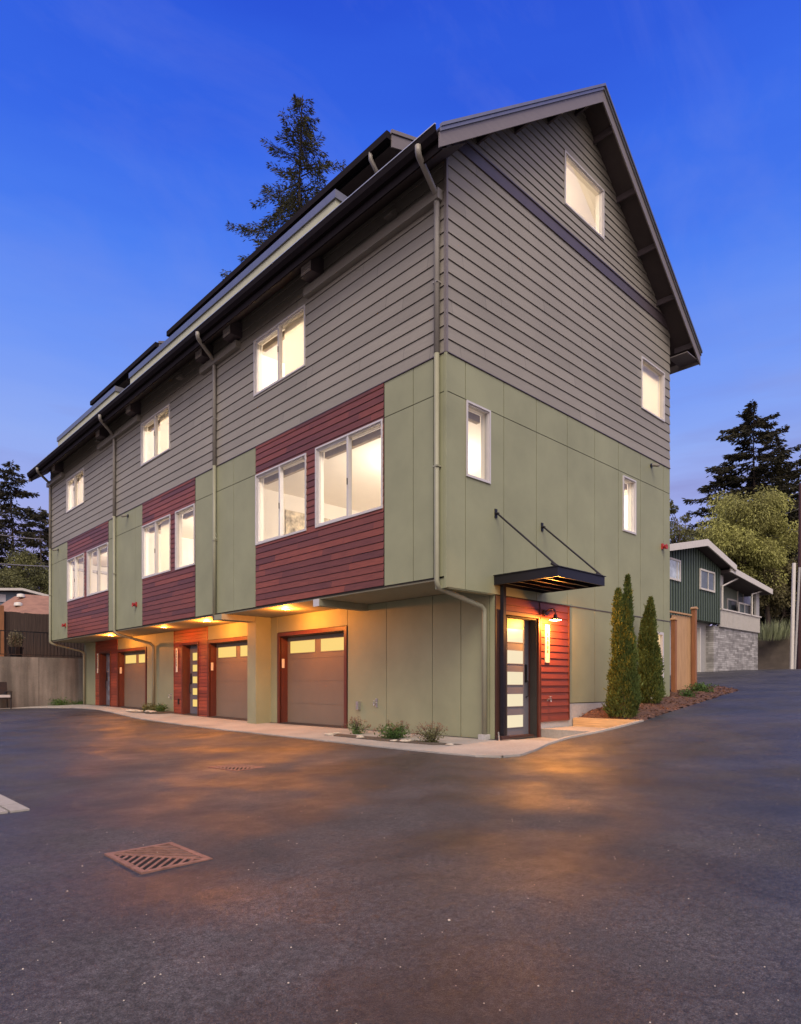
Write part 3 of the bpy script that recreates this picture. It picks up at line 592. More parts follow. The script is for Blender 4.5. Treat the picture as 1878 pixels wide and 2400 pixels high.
d3 = entry_door(LF, DOR[1][0], DOR[1][1], .17, 2.16, .2, 'lite_dim', 18.0, 18.6, [(a + .08, b + .08) for a, b in L5], 18.70, 'redtrim'); d3['label'] = 'farthest grey front door with unlit glass strips'
LW = emit('pale lit door glass', (1.0, .86, .58), .88)
entry_door(G, 1.45, 2.47, .06, 2.18, .18, LW, 1.72, 2.28, [(1.735, 1.975), (1.35, 1.585), (.97, 1.20), (.58, .80), (.20, .42)], 2.36, 'redtrim')
# red siding on the gable by the door
mb = MB(); lap(mb, G, 2.53, 3.48, .31, 2.49, .1275, (), base=.018, lip=.016, gap=.006); G.box(mb, 2.50, 3.49, .285, .325, 0, .045); lap(mb, G, 1.40, 2.53, 2.24, 2.49, .1275, (), zo=.31, base=.004, lip=.014, gap=.006); mb.build('red_siding', 'redg', H)
mb = MB(); G.box(mb, 3.478, 3.50, .29, 2.49, 0, .045); G.box(mb, 2.515, 2.535, .29, 2.22, 0, .048); mb.build('siding_trim', 'redtrim', H)
mb = MB(); G.box(mb, 1.236, 1.45, -.05, 2.49, -.02, .014); mb.build('door_side_board', 'darktrim', H)
# windows
def window(pl, w, lab=None, sash=True):
    u0, u1, z0, z1, mu = w; mb = MB()
    frame(mb, pl, u0, u1, z0, z1, .032, -.06, .036); frame(mb, pl, u0 + .032, u1 - .032, z0 + .032, z1 - .032, .020, -.06, .010)
    if mu:
        pl.box(mb, mu - .024, mu + .024, z0 + .032, z1 - .032, -.06, .030)
        frame(mb, pl, mu + .024, u1 - .052, z0 + .052, z1 - .052, .022, -.05, .0)      # sliding sash
    o = mb.build('window', 'frame', H)
    if lab: o['label'] = lab
    mb = MB(); pl.q(mb, u0 + .05, u1 - .05, z0 + .05, z1 - .05, -.03); mb.build('pane', 'glass', o)
    if mu: mb = MB(); pl.box(mb, mu - .012, mu + .004, z0 + .62, z0 + .74, .03, .045); mb.build('window_latch', 'black', o)
    return o
for w in FW: window(F, w)
for w in GW: window(G, w)
mb = MB(); frame(mb, G, GB[0], GB[1], GB[2], GB[3], .06, -.06, .03); bd = mb.build('back_window', 'frame', H); mb = MB(); G.box(mb, GB[0] + .06, GB[1] - .06, GB[2] + .06, GB[3] - .06, -.04, -.03); mb.build('pane', emit('warm lit blind', (1, .68, .36), .8), bd)
# rooms: floors, ceilings and partitions in cream paint
def room(x0, x1, y0, y1, z0, z1, front, gable):
    mb = MB(); t = .05
    mb.box(x0, x1, y0, y1, z0 - t, z0); mb.box(x0, x1, y0, y1, z1, z1 + t); mb.box(x1, x1 + t, y0, y1, z0, z1); mb.box(x0, x1, y1, y1 + t, z0, z1)
    if not gable: mb.box(x0, x1, y0 - t, y0, z0, z1)
    return mb.build('room_shell', 'inside', H)
YS = [.145, 6.85, 13.2, 20.35]
for k in range(3):
    for zf_, zc in ((3.0, 5.72), (6.05, 8.95)):
        room(.145, 5.2 if k else 7.8, YS[k] + (.1 if k else 0), YS[k + 1] - .06, zf_, zc, True, k == 0)
mb = MB(); mb.box(1.9, 6.6, .145, 5, 9.75, 9.8); mb.prism([(1.0, 9.9), (4, 12.2), (7.0, 9.9), (7.0, 9.95), (4, 12.25), (1.0, 9.95)], 'y', .145, 5); mb.prism([(1.0, 9.75), (7, 9.75), (7, 9.9), (4, 12.2), (1, 9.9)], 'y', 5, 5.05); mb.build('attic_shell', 'inside', H)
# white reveals lining the window openings and a roller shade in some
mb = MB()
for pl, ws in ((F, FW), (G, GW)):
    for (a, b, c, d, m_) in ws:
        for r in ((a + .03, a + .045, c + .03, d - .03), (b - .045, b - .03, c + .03, d - .03), (a + .045, b - .045, c + .03, c + .045), (a + .045, b - .045, d - .045, d - .03)): pl.box(mb, *r, -.145, -.06)
mb.build('window_reveal', 'inside', H)
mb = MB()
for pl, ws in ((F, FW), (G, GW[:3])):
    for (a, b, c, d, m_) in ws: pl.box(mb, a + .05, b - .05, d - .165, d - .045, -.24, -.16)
mb.build('head_shadow_strip', mat('head shadow strip', (.34, .27, .19), .7), H)  # brown strips stand in for the shadow under the window heads
SH = mat('white roller shade', (.82, .78, .70), .8, var=.03)
def shade(pl, a, b, z0, z1):
    mb = MB(); pl.box(mb, a, b, z0, z1, -.13, -.125); o = mb.build('roller_shade', TS, H)
TS, tnt, tb = newmat('translucent shade'); tr = tnt.nodes.new('ShaderNodeBsdfTranslucent'); tr.inputs[0].default_value = (.9, .84, .72, 1); ms = tnt.nodes.new('ShaderNodeMixShader'); ms.inputs[0].default_value = .6
tb.inputs['Base Color'].default_value = (.85, .8, .7, 1); tnt.links.new(tb.outputs[0], ms.inputs[1]); tnt.links.new(tr.outputs[0], ms.inputs[2]); tnt.links.new(ms.outputs[0], tnt.nodes['Material Output'].inputs[0])
shade(F, 3.80, 4.70, 7.33, 8.49); shade(F, 10.0, 10.9, 7.30, 8.46); shade(F, 16.78, 17.73, 7.25, 8.39); shade(G, 6.56, 7.63, 7.25, 8.36)
shade(F, 9.97, 10.86, 4.04, 5.50)
# interior lamps
NAMES = ['nearest', 'middle', 'farthest']
def room_light(x, y, z, e, lab=''):
    r = thing('ceiling_light', (x, y, z), 'round ceiling light glowing inside ' + lab, 'ceiling light', 'ceiling lights inside the townhouse rooms')
    mb = MB(); mb.lathe((x, y, z), [(.0, -.05), (.10, -.045), (.12, 0)], 16); mb.build('lamp_shade', emit('room lamp', (1, .85, .6), 6), r)
    l = bpy.data.lights.new('room_lamp', 'POINT'); l.energy = e; l.color = (1, .87, .74); l.shadow_soft_size = .12; lo = bpy.data.objects.new('room_lamp', l); C.objects.link(lo); lo.parent = r; lo.location = (0, 0, -.35)
for k, (a, b) in enumerate(zip(YS, YS[1:])):
    m_ = (a + b) / 2
    room_light(2.3, m_ - (.9 if k == 0 else 0), 5.71, (330, 370, 330)[k], 'the living room of the %s unit' % NAMES[k]); room_light(2.2, m_ + (1.1 if k == 0 else 0), 8.94, (420, 420, 400)[k], 'the top floor bedroom of the %s unit' % NAMES[k])
room_light(6.4, 2.0, 5.71, 220, 'the room behind the small gable windows'); room_light(6.6, 2.2, 8.94, 260, 'the room behind the grey gable window'); room_light(4.0, 2.4, 11.95, 260, 'the attic under the ridge')
# pictures seen through the windows
def picture(x, y0, y1, z0, z1, lab, yy=None):
    r = thing('wall_picture', (x, y0, z0), lab, 'picture'); 
    mb = MB()
    if yy is None: mb.box(x - .03, x, y0, y1, z0, z1)
    else: mb.box(y0, y1, yy - .03, yy, z0, z1)
    mb.build('canvas', 'art', r)
picture(0, 1.52, 2.9, 4.3, 5.32, 'pale canvas with brown botanical print seen through the living room window', yy=6.78)
picture(0, .75, 1.75, 4.15, 5.25, 'pale patterned canvas seen through the farthest living room window', yy=20.33)
mb = MB(); mb.box(.5, 3.0, 20.05, 20.345, 5.42, 5.50); tag(mb.build('wall_shelf', 'frame', origin=(1.7, 20.2, 5.42)), 'white shelf above the canvas inside the farthest living room', 'shelf')
mb = MB(); mb.box(.5, 2.6, 19.75, 20.3, 3.0, 4.0).box(.5, 2.6, 20.1, 20.32, 3.9, 4.35); tag(mb.build('sofa', mat('rust sofa', (.35, .12, .06), .8, var=.1), origin=(1.5, 20, 3)), 'rust brown sofa inside the farthest living room', 'sofa')
mb = MB(); mb.box(5.75, 6.2, .6, .63, 4.35, 5.05); tag(mb.build('yellow_poster', mat('yellow paper', (.75, .50, .08), .7, var=.25, scale=9), origin=(5.9, .6, 4.35)), 'yellow patterned poster seen in the small window near the gable corner', 'poster')
# ---- roof
mb = MB(); y0, y1 = -.45, BL + .42
def roofslab(xa, xb, off0, off1, ya, yb):
    return [(xa, ztop(xa) - off1), (xb, ztop(xb) - off1), (xb, ztop(xb) - off0), (xa, ztop(xa) - off0)]
mb.prism([(-.60, ztop(-.60) - .02), (4, 12.60), (4, 12.50), (-.60, ztop(-.60) - .12)], 'y', y0, y1)
mb.prism([(4, 12.60), (8.657, ztop(8.657) - .02), (8.657, ztop(8.657) - .12), (4, 12.50)], 'y', y0, y1)
mb.build('roof', 'roof', H)
mb = MB()   # underside boards
mb.prism([(-.53, ztop(-.53) - .121), (4, 12.499), (4, 12.47), (-.53, ztop(-.53) - .15)], 'y', y0 + .02, y1 - .02)
mb.prism([(4, 12.499), (8.657, ztop(8.657) - .121), (8.657, ztop(8.657) - .15), (4, 12.47)], 'y', y0 + .02, y1 - .02)
mb.build('eave_soffit', 'eave', H)
for s, xa, xb in ((0, -.657, 4), (1, 4, 8.657)):
    for ya, yb in ((-.475, -.45), (BL + .42, BL + .445)):
        mb = MB(); za, zb = ztop(xa), ztop(xb) if xb != 4 else 12.62
        if s: za = 12.62
        mb.prism([(xa, za - .11), (xb, zb - .11), (xb, zb - .33), (xa, za - .33)], 'y', ya, yb); mb.build('rake_board', 'trim', H)
        mb = MB(); q = -.025 if ya < 0 else .0
        mb.prism([(xa, za - .055), (xb, zb - .055), (xb, zb - .108), (xa, za - .108)], 'y', ya + q, yb + q + .0); mb.prism([(xa, za), (xb, zb), (xb, zb - .05), (xa, za - .05)], 'y', ya + 2 * q, yb + q); mb.build('rake_drip', 'metal', H)
# lookouts under the rake
for x in (.75, 1.78, 2.8, 3.75, 4.45, 5.4, 6.35, 7.3, 8.3):
    mb = MB(); z = ztop(x) - .15; mb.box(x - .02, x + .02, -.45, .0, z - .13, z - .005); mb.build('lookout', 'band', H)
# gutter on the front eave
mb = MB(); zt = ztop(-.657)
mb.prism([(a + .065, b) for a, b in [(-.66, zt - .02), (-.66, zt - .17), (-.72, zt - .17), (-.775, zt - .11), (-.79, zt - .02), (-.775, zt - .02), (-.765, zt - .10), (-.715, zt - .155), (-.675, zt - .155), (-.675, zt - .02)]], 'y', -.448, BL + .418)
mb.build('gutter', 'gutter', H)
mb = MB(); mb.box(-.732, -.708, -.448, BL + .418, zt - .019, zt - .006); mb.build('gutter_lip', 'lit_rim', H)  # pale strip paints the lit rim line along the gutter edge
mb = MB(); mb.box(-.592, -.565, -.44, BL + .41, zt - .30, zt - .06); mb.build('eave_fascia', 'gutter', H)
# level eave return soffit
mb = MB(); mb.quad((-.57, -.43, zt - .28), (-.57, BL + .4, zt - .28), (.0, BL + .4, 9.22), (.0, -.43, 9.22)); mb.build('eave_soffit', 'eave', H)
mb = MB(); mb.box(8.63, 8.655, -.44, BL + .4, ztop(8.657) - .30, ztop(8.657) - .1); mb.box(8.0, 8.64, -.43, .02, ztop(8.657) - .22, ztop(8.657) - .2); mb.build('eave_fascia', 'trim', H)
# roof deck parapets
for a, b in ((3.19, 13.5), (14.7, 20.75)):
    mb = MB(); mb.box(.3, .42, a, b, 9.5, 10.47); mb.box(.42, 1.9, a, a + .12, 9.5, 10.47); p = mb.build('deck_parapet', 'parapet', H)
    mb = MB(); mb.box(.26, .46, a - .04, b + .02, 10.47, 10.63); mb.box(.46, 1.9, a - .04, a + .16, 10.47, 10.63); mb.build('coping', 'metal', p)
# shed dormers
for a, b in ((2.34, 12.2), (13.0, 18.9)):
    d = MB().box(1.45, 4, a + .35, b - .35, 10.2, 11.6).build('dormer', 'gray', H)
    mb = MB(); mb.prism([(1.0, 11.65), (4, 12.68), (4, 12.56), (1.0, 11.53)], 'y', a, b); mb.build('dormer_roof', 'roof', d)
    mb = MB(); mb.prism([(.99, 11.60), (4, 12.62), (4, 12.45), (.99, 11.36)], 'y', a - .025, a); mb.prism([(.97, 11.68), (4, 12.70), (4, 12.63), (.97, 11.61)], 'y', a - .05, a); mb.build('dormer_rake', 'trim', d)
    mb = MB(); mb.box(.88, .99, a, b, 11.50, 11.64); mb.build('dormer_gutter', 'gutter', d)
    mb = MB(); mb.quad((1.0, a, 11.42), (1.0, b, 11.42), (1.5, b, 11.50), (1.5, a, 11.50)); mb.build('dormer_soffit', 'eave', d)
mb = MB(); mb.tube([(.92, 2.86, 11.52), (.92, 2.86, 11.40), (1.1, 2.86, 11.22), (1.44, 2.86, 11.1)], .045, 8); mb.build('roof_spout', 'graypipe', H, smooth=True)
# downspouts
def spout(y, x_d, pts, mtop, mbot, zb, o_=.23):
    zt = 8.92
    top = [(-.715, y - o_, 8.96), (-.715, y - o_, 8.88), (-.68, y - o_ * .94, 8.83), (-.12, y - o_ * .08, 8.70), (-.075, y, 8.66), (-.065, y, 8.54)]
    mb = MB(); mb.tube(top + [(-.065, y, 6.2)], .047, 10); o = mb.build('downspout', mtop, H, smooth=True)
    mb = MB(); mb.tube([(-.065, y, 6.2), (-.065, y, zb)] + pts, .043, 10); mb.build('lower_pipe', mbot, o, smooth=True)
    for z in (7.3, 4.4):
        mb = MB(); mb.box(-.11, -.0, y - .052, y + .052, z, z + .025); mb.build('pipe_strap', mtop if z > 6.2 else mbot, o)
spout(.14, 0, [(-.05, .14, 2.56), (.0, .14, 2.50), (1.06, .16, 2.30), (1.13, .155, 2.25), (1.14, .155, 2.15), (1.14, .155, .12)], 'graypipe', 'greenpipe', 2.62)
spout(7.40, 0, [], 'graypipe', 'greenpipe', 2.50, .45)
spout(13.83, 0, [(-.05, 13.83, 2.60), (.02, 13.83, 2.55), (1.06, 13.80, 2.30), (1.15, 13.8, 2.22), (1.15, 13.8, 2.1), (1.15, 13.8, .15)], 'graypipe', 'greenpipe', 2.66, .65)
spout(20.45, 0, [(-.05, 20.45, 2.60), (.02, 20.45, 2.55), (1.06, 20.42, 2.30), (1.15, 20.4, 2.22), (1.15, 20.4, 2.1), (1.15, 20.4, .15)], 'graypipe', 'greenpipe', 2.64, .8)
mb = MB(); mb.box(1.06, 1.22, .09, .23, -.05, .12); mb.build('pipe_base', 'concrete', H)
# beams under the soffit
mb = MB(); mb.box(-.02, 1.236, 3.30, 3.46, 2.50, 2.628); mb.build('soffit_beam', 'soffit', H); mb = MB(); mb.box(-.035, -.021, 3.29, 3.47, 2.49, 2.63); mb.build('beam_end', 'frame', H)
mb = MB(); mb.box(-.10, 1.20, 6.98, 7.34, 2.50, 2.628); mb.build('soffit_beam', 'soffit', H)
# line-set ducts under the eave
def duct(a, b, r=.07):
    mb = MB(); mb.box(-.13, -.0, a, b, 8.59, 8.75); o = mb.build('conduit_cover', 'graypipe', H)
for a, b in ((.06, 3.67), (6.28, 8.04), (11.88, 15.16), (18.84, 20.7)): duct(a, b)
for y in (3.35, 6.40, 7.75, 12.1, 14.6, 19.2):
    mb = MB(); mb.box(-.30, 0, y - .20, y + .16, 8.80, 9.13); v = mb.build('vent_box', 'band', H)
    mb = MB(); mb.box(-.315, -.301, y - .17, y + .13, 8.82, 9.11)
    for k in range(5): mb.box(-.33, -.315, y - .15, y + .11, 8.84 + k * .055, 8.855 + k * .055)
    mb.build('vent_grille', 'ventpaint', v)
    mb = MB(); mb.tube([(-.08, y + .0, 8.81), (-.08, y + .0, 8.74)], .02, 6); mb.build('vent_pipe', 'graypipe', v)
for y in (1.2, 9.2, 15.2):
    mb = MB(); mb.prism([(0, 9.02), (-.04, 9.02), (-.16, 8.90), (-.16, 8.88), (0, 8.88)], 'y', y - .09, y + .09); mb.build('vent_hood', 'graypipe', H)
# meter box, hose bibs, outlets
mb = MB(); mb.box(1.15, 1.224, 3.52, 3.60, .45, .62); mb.build('outlet_cover', 'steel', H)
def hose(px, py, pz, pl):
    r = MB(); pl.box(r, px - .03, px + .03, pz - .09, pz + .09, .01, .022); c = Vector(pl.p(px, pz, .02)); n = Vector(pl.p(px, pz, 1)) - Vector(pl.p(px, pz, 0))
    r.lathe(c, [(.012, 0), (.012, .05), (.02, .05), (.02, .08), (0, .08)], 8, n); k = c + n * .06; r.tube([k, k + Vector((0, 0, -.05)) + n * .015], .012, 6)
    r.lathe(k + Vector((0, 0, .045)), [(.03, 0), (.03, .008), (0, .01)], 8); r.tube([k, k + Vector((0, 0, .045))], .006, 5)
    r.build('hose_tap', 'steel', H)
hose(2.78, 0, .70, G); hose(3.02, 0, .60, LF); hose(12.62, 0, .62, LF)
# small number tags on the garage jambs
for a, b in GAR:
    mb = MB(); mb.box(1.27, 1.34, b - .02, b - .0125, 1.38, 1.60); mb.build('number_tag', 'white', H)
for z in (.55,): 
    mb = MB(); mb.box(1.20, 1.224, 12.05, 12.13, .38, .55); mb.build('outlet_cover', 'black', H)
# ------------------------------------------------------------------ entry canopy (steel awning on two tie rods)
cn_ = thing('entry_canopy', (1.9, -.6, 2.7), 'black steel entry canopy hung on two tie rods over the front door', 'canopy')
mb = MB(); x0, x1, yf, z0, z1 = 1.19, 2.63, -1.26, 2.655, 2.81
mb.box(x0, x1, yf, yf + .02, z0, z1); mb.box(x0, x0 + .02, yf + .02, -.013, z0, z1); mb.box(x1 - .02, x1, yf + .02, -.013, z0, z1); mb.box(x0 + .02, x1 - .02, -.033, -.013, z0, z1)
mb.box(x0 - .02, x1 + .02, yf - .02, yf + .06, z1, z1 + .012); mb.box(x0 - .02, x0 + .06, yf + .06, -.013, z1, z1 + .012); mb.box(x1 - .06, x1 + .02, yf + .06, -.013, z1, z1 + .012); mb.build('canopy_frame', 'black', cn_)
mb = MB(); mb.box(x0 + .06, x1 - .06, yf + .06, -.03, z1 - .045, z1 - .03); mb.build('canopy_deck', 'black', cn_)
mb = MB()
for k in range(4): yy = yf + .27 + k * .25; mb.box(x0 + .02, x1 - .02, yy, yy + .035, z0 + .01, z1 - .046)
mb.build('canopy_slats', 'black', cn_)
for xa, xb in ((1.23, 1.23), (2.60, 2.60)):
    mb = MB(); mb.tube([(xa, -.05, 3.87), (xb, yf + .05, z1 + .03)], .016, 8); mb.box(xa - .03, xa + .03, -.03, -.013, 3.80, 3.95); mb.tube([(xa, -.02, 3.875), (xa, -.08, 3.86)], .022, 8); mb.tube([(xb, yf + .14, z1 + .07), (xb, yf + .03, z1 + .01)], .024, 8); mb.build('tie_rod', 'black', cn_)
mb = MB(); mb.tube([(1.34, -.09, z0), (1.34, -.09, .1)], .052, 4, square=True); mb.build('canopy_downspout', 'black', cn_)
mb = MB(); mb.box(1.22, 1.42, -.16, -.02, -.05, .10); mb.build('spout_boot', 'darktrim', cn_)
# rain chain style hose left of the spout
mb = MB(); mb.tube([(1.25, -.06, .16), (1.14, -.16, .04), (1.08, -.22, -.0)], .013, 6); tag(mb.build('drain_hose', 'steel', origin=(1.2, -.1, 0)), 'short pale drain hose lying at the foot of the canopy downspout', 'hose')
# ------------------------------------------------------------------ lamps
wl = thing('wall_lamp', (2.86, -.02, 2.33), 'lit gooseneck wall lamp with a flat shade on the red siding', 'wall lamp')
mb = MB(); mb.lathe((2.65, -.03, 2.30), [(0, .035), (.05, .035), (.055, .0)], 16, Vector((0, -1, 0))); mb.build('lamp_mount', 'darktrim', wl)
mb = MB(); mb.tube([(2.65, -.05, 2.30), (2.65, -.13, 2.35), (2.65, -.21, 2.36), (2.65, -.26, 2.33), (2.65, -.27, 2.24)], .012, 8); mb.build('gooseneck_arm', 'darktrim', wl, smooth=True)
mb = MB(); mb.lathe((2.65, -.27, 2.15), [(.03, .10), (.035, .05), (.07, .035), (.125, .0), (.122, -.004), (.06, .025), (0, .03)], 24); mb.build('lamp_shade', 'darktrim', wl, smooth=True)
mb = MB(); mb.lathe((2.65, -.27, 2.145), [(0, -.012), (.075, -.008), (.112, .0), (.0, .004)], 20); mb.build('lamp_bulb', emit('lamp glow', (1, .72, .34), 22), wl)
def plight(name, loc, e, col, r, parent=None, spot=None):
    l = bpy.data.lights.new(name, 'SPOT' if spot else 'POINT'); l.energy = e; l.color = col; l.shadow_soft_size = r
    if spot: l.spot_size = radians(spot); l.spot_blend = .6
    o = bpy.data.objects.new(name, l); C.objects.link(o)
    if parent: o.parent = parent; o.location = Vector(loc) - ORG[parent.name]
    else: o.location = loc
    return o
WARM = (1.0, .30, .04)
plight('wall_lamp_light', (2.65, -.27, 2.10), 260, (1.0, .36, .055), .05, wl)
for (x, y) in ((.42, 5.11), (.45, 8.79), (.40, 11.28), (.42, 15.52)):
    k = {5.11: 'over the nearest garage', 8.79: 'over the middle garage', 11.28: 'by the middle front door', 15.52: 'over the farthest garage'}[y]
    d = thing('soffit_downlight', (x, y, 2.63), 'round lit downlight in the soffit ' + k, 'downlight', 'downlights in the soffit')
    mb = MB(); mb.lathe((x, y, 2.628), [(.105, 0), (.10, -.012), (.085, -.012), (.08, 0)], 24); mb.build('trim_ring', 'frame', d)
    mb = MB(); mb.lathe((x, y, 2.622), [(.083, 0), (0, -.003)], 24); mb.build('lamp_lens', 'lamp', d)
    plight('downlight_lamp', (x, y, 2.53), 185 if y < 9 else (50 if y < 12 else 130), WARM, .04, d)
# ------------------------------------------------------------------ address plates
def digits(mb, pl, u, z, h, w, d):
    t = .012
    for r in ((u - w / 2, u + w / 2, z, z + t), (u - w / 2, u + w / 2, z + h - t, z + h), (u - w / 2, u + w / 2, z + h / 2 - t / 2, z + h / 2 + t / 2)): pl.box(mb, *r, d, d + .004)
    for a, b in ((z + t, z + h / 2 - t / 2), (z + h / 2 + t / 2, z + h - t)):
        pl.box(mb, u - w / 2, u - w / 2 + t, a, b, d, d + .004); pl.box(mb, u + w / 2 - t, u + w / 2, a, b, d, d + .004)
def plate(pl, u0, u1, z0, z1, lab, d=.05):
    c = pl.p((u0 + u1) / 2, z0, d); r = thing('address_plate', c, lab, 'address plate', 'vertical address plates')
    mb = MB(); pl.box(mb, u0, u1, z0, z1, d - .02, d); mb.build('plate', 'white', r)
    mb = MB(); n = 6; u = (u0 + u1) / 2; h = (z1 - z0) * .085
    for k in range(n): digits(mb, pl, u, z0 + (z1 - z0) * (.25 + .115 * k), h, .048, d)
    mb.build('numerals', mat('numeral bronze', (.16, .12, .08), .5, var=.1), r)
plate(G, 2.665, 2.80, 1.38, 2.08, 'long vertical address plate under the wall lamp on the red siding')
plate(LF, 12.13, 12.23, 1.36, 2.08, 'narrow vertical address plate beside the middle front door')
plate(LF, 18.97, 19.05, 1.42, 2.16, 'narrow vertical address plate beside the farthest front door')
# ------------------------------------------------------------------ alarm bells and security cameras
def bell(pl, u, z, lab):
    c = Vector(pl.p(u, z, 0)); n = Vector(pl.p(u, z, 1)) - c; r = thing('alarm_horn', c, lab, 'fire alarm', 'red alarm horns on the walls')
    mb = MB(); pl.box(mb, u - .045, u + .045, z - .06, z + .07, .012, .05); mb.build('back_box', 'redpaint', r)
    mb = MB(); mb.lathe(c + n * .05 + Vector((0, 0, -.01)), [(.02, 0), (.045, .03), (.065, .08), (.05, .085), (0, .07)], 14, n); mb.build('horn', 'redpaint', r)
bell(F, 12.22, 3.32, 'red alarm horn on the olive panel left of the middle red bay'); bell(F, 18.75, 3.15, 'red alarm horn on the olive panel at the far end of the facade'); bell(G, 7.57, 4.24, 'red alarm horn near the right corner of the gable wall')
def seccam(pl, u, z, lab):
    c = Vector(pl.p(u, z, .012)); n = (Vector(pl.p(u, z, 1)) - Vector(pl.p(u, z, 0))); r = thing('security_camera', c, lab, 'security camera', 'security cameras under the grey siding')
    mb = MB(); mb.lathe(c, [(.05, 0), (.05, .02), (0, .02)], 12, n); mb.tube([c + n * .02, c + n * .07], .015, 6); mb.build('bracket', 'black', r)
    a = c + n * .07; v = (n + Vector((0, 0, -.35))).normalized(); mb = MB(); mb.tube([a - v * .03, a + v * .13], .034, 10); mb.build('camera_body', 'graypipe', r)
seccam(G, 7.0, 6.03, 'small security camera high on the gable wall under the grey siding'); seccam(F, 12.85, 6.03, 'small dark security camera on the olive panel of the middle bay'); seccam(F, 19.6, 6.03, 'small dark security camera at the far end of the facade')
# ------------------------------------------------------------------ vegetation
def leaf(mb, c, d, n, l, w):
    s = d.cross(n); 
    if s.length < 1e-6: return
    s = s.normalized() * w; mb.quad(c, c + d * l * .5 + s, c + d * l, c + d * l * .5 - s)
def rv(R, z=1): return Vector((R.gauss(0, 1), R.gauss(0, 1), R.gauss(0, z))).normalized()
def conifer(loc, h, rad, seed, lab, m='conifer', z0=.12, dens=1.0, leafl=.32, gaps=.25, power=.85, group='dark conifers behind the houses', name='conifer_tree', lw=(.13, .24), spread=.30):
    R = random.Random(seed); x, y, z = loc; t = thing(name, loc, lab, 'tree', group)
    mb = MB(); n = 10; mb.tube([(x + .15 * sin(i * 1.3) * (h / 30), y, z + h * i / n) for i in range(n + 1)], [max(.02, h * .013 * (1 - i / n)) for i in range(n + 1)], 7)
    cr = MB(); nb = int(h * 8)
    for i in range(nb):
        f = z0 + (1 - z0) * (i + R.random()) / nb
        if R.random() < gaps * .4: continue
        Lb = rad * (1 - f) ** power * R.uniform(.55, 1.12) + .15
        if R.random() < gaps: Lb *= .55
        a = R.uniform(0, 2 * pi); d = Vector((cos(a), sin(a), 0)); base = Vector((x, y, z + h * f)); side = Vector((-sin(a), cos(a), 0))
        up0 = R.uniform(-.25, .15); pts = []
        for k in range(6):
            s = k / 5; pts.append(base + d * Lb * s + Vector((0, 0, Lb * (up0 * s - .38 * s * s + .34 * s ** 3))))
        if Lb > .8: mb.tube([pts[0], pts[2], pts[4]], [.035 + Lb * .008, .025, .008], 4, cap=False)
        ns = int(Lb * 62 * dens) + 10
        for k in range(ns):
            s = R.random() ** .75; q = s * 5; i0 = min(int(q), 4); p = pts[i0].lerp(pts[i0 + 1], q - i0)
            wd = spread * Lb * (1 - s * .75) + .05; off = R.gauss(0, .45) * wd
            c = p + side * off + Vector((0, 0, R.uniform(-.16, .04) - abs(off) * .12))
            dd = (d * .8 + side * (1 if off > 0 else -1) * R.uniform(.1, .9) + Vector((0, 0, R.uniform(-.9, .15)))).normalized()
            leaf(cr, c, dd, rv(R), leafl * R.uniform(.6, 1.4), leafl * R.uniform(*lw))
    for k in range(40): leaf(cr, Vector((x, y, z + h - R.uniform(0, 1.2))), (rv(R) + Vector((0, 0, .6))).normalized(), rv(R), leafl, leafl * .16)
    mb.build('trunk', 'bark', t); cr.build('crown', m, t)
    return t
def broadleaf(loc, h, cz, rx, rz, seed, lab, m, nclump=60, per=420, leafl=.18, droop=.4, group='leafy trees behind the houses', sparse=0):
    R = random.Random(seed); x, y, z = loc; t = thing('leafy_tree', loc, lab, 'tree', group); tr = MB(); cr = MB(); cen = Vector((x, y, z + cz))
    tr.tube([(x, y, z), (x + .1, y, z + cz * .5), (x, y + .1, z + cz)], [.22, .17, .1], 7)
    for i in range(nclump):
        v = rv(R); r = R.random() ** .4; c = cen + Vector((v.x * rx * r, v.y * rx * r, v.z * rz * r))
        tr.tube([cen + Vector((0, 0, -rz * .6)), (cen + c) / 2 + rv(R) * .3, c], [.06, .035, .012], 4, cap=False)
        cs = rx * R.uniform(.18, .34)
        for k in range(int(per * R.uniform(.5, 1.3))):
            w = rv(R) * cs * R.random() ** .45; p = c + Vector((w.x, w.y, w.z * .8)); 
            dd = (w.normalized() * .7 + rv(R) * .6 + Vector((0, 0, -droop))).normalized(); leaf(cr, p, dd, rv(R), leafl * R.uniform(.6, 1.3), leafl * R.uniform(.16, .28))
    tr.build('trunk', 'bark', t); cr.build('crown', m, t)
def at(px, s):
    l = (px - 939) / 1525 * s; return (CAM.x + .690 * s + .7235 * l, CAM.y + .7235 * s - .690 * l)
def hz(py, s): return .96 + (1606 - py) * s / 1525
x, y = at(707, 34); conifer((x, y, 2), hz(226, 34) - 2, 9.0, 5, 'tall spruce rising behind the townhouse roof against the blue sky', 'spruce', z0=.25, dens=1.7, leafl=.20, gaps=.12, power=.70, lw=(.08, .14), spread=.20, group=None, name='spruce_tree')
x, y = at(28, 60); conifer((x, y, 2), hz(1083, 60) - 2, 7.0, 8, 'dark conifer with bare drooping leader at the left edge beyond the fence', dens=.8, leafl=.34, gaps=.35, power=.55)
x, y = at(96, 56); conifer((x, y, 2), hz(1192, 56) - 2, 4.8, 9, 'smaller dark conifer just left of the far end of the townhouse', dens=.9, leafl=.3, gaps=.15, power=.6)
x, y = at(-30, 58); conifer((x, y, 2), hz(1190, 58) - 2, 4.5, 10, 'dark conifer cut by the left edge of the photo', dens=.7, leafl=.34, power=.6)
x, y = at(70, 50); broadleaf((x, y, 2), 8, 6.4, 3.0, 2.8, 21, 'olive green leafy tree behind the blue grey house', 'paleleaf', 50, 380, .2)
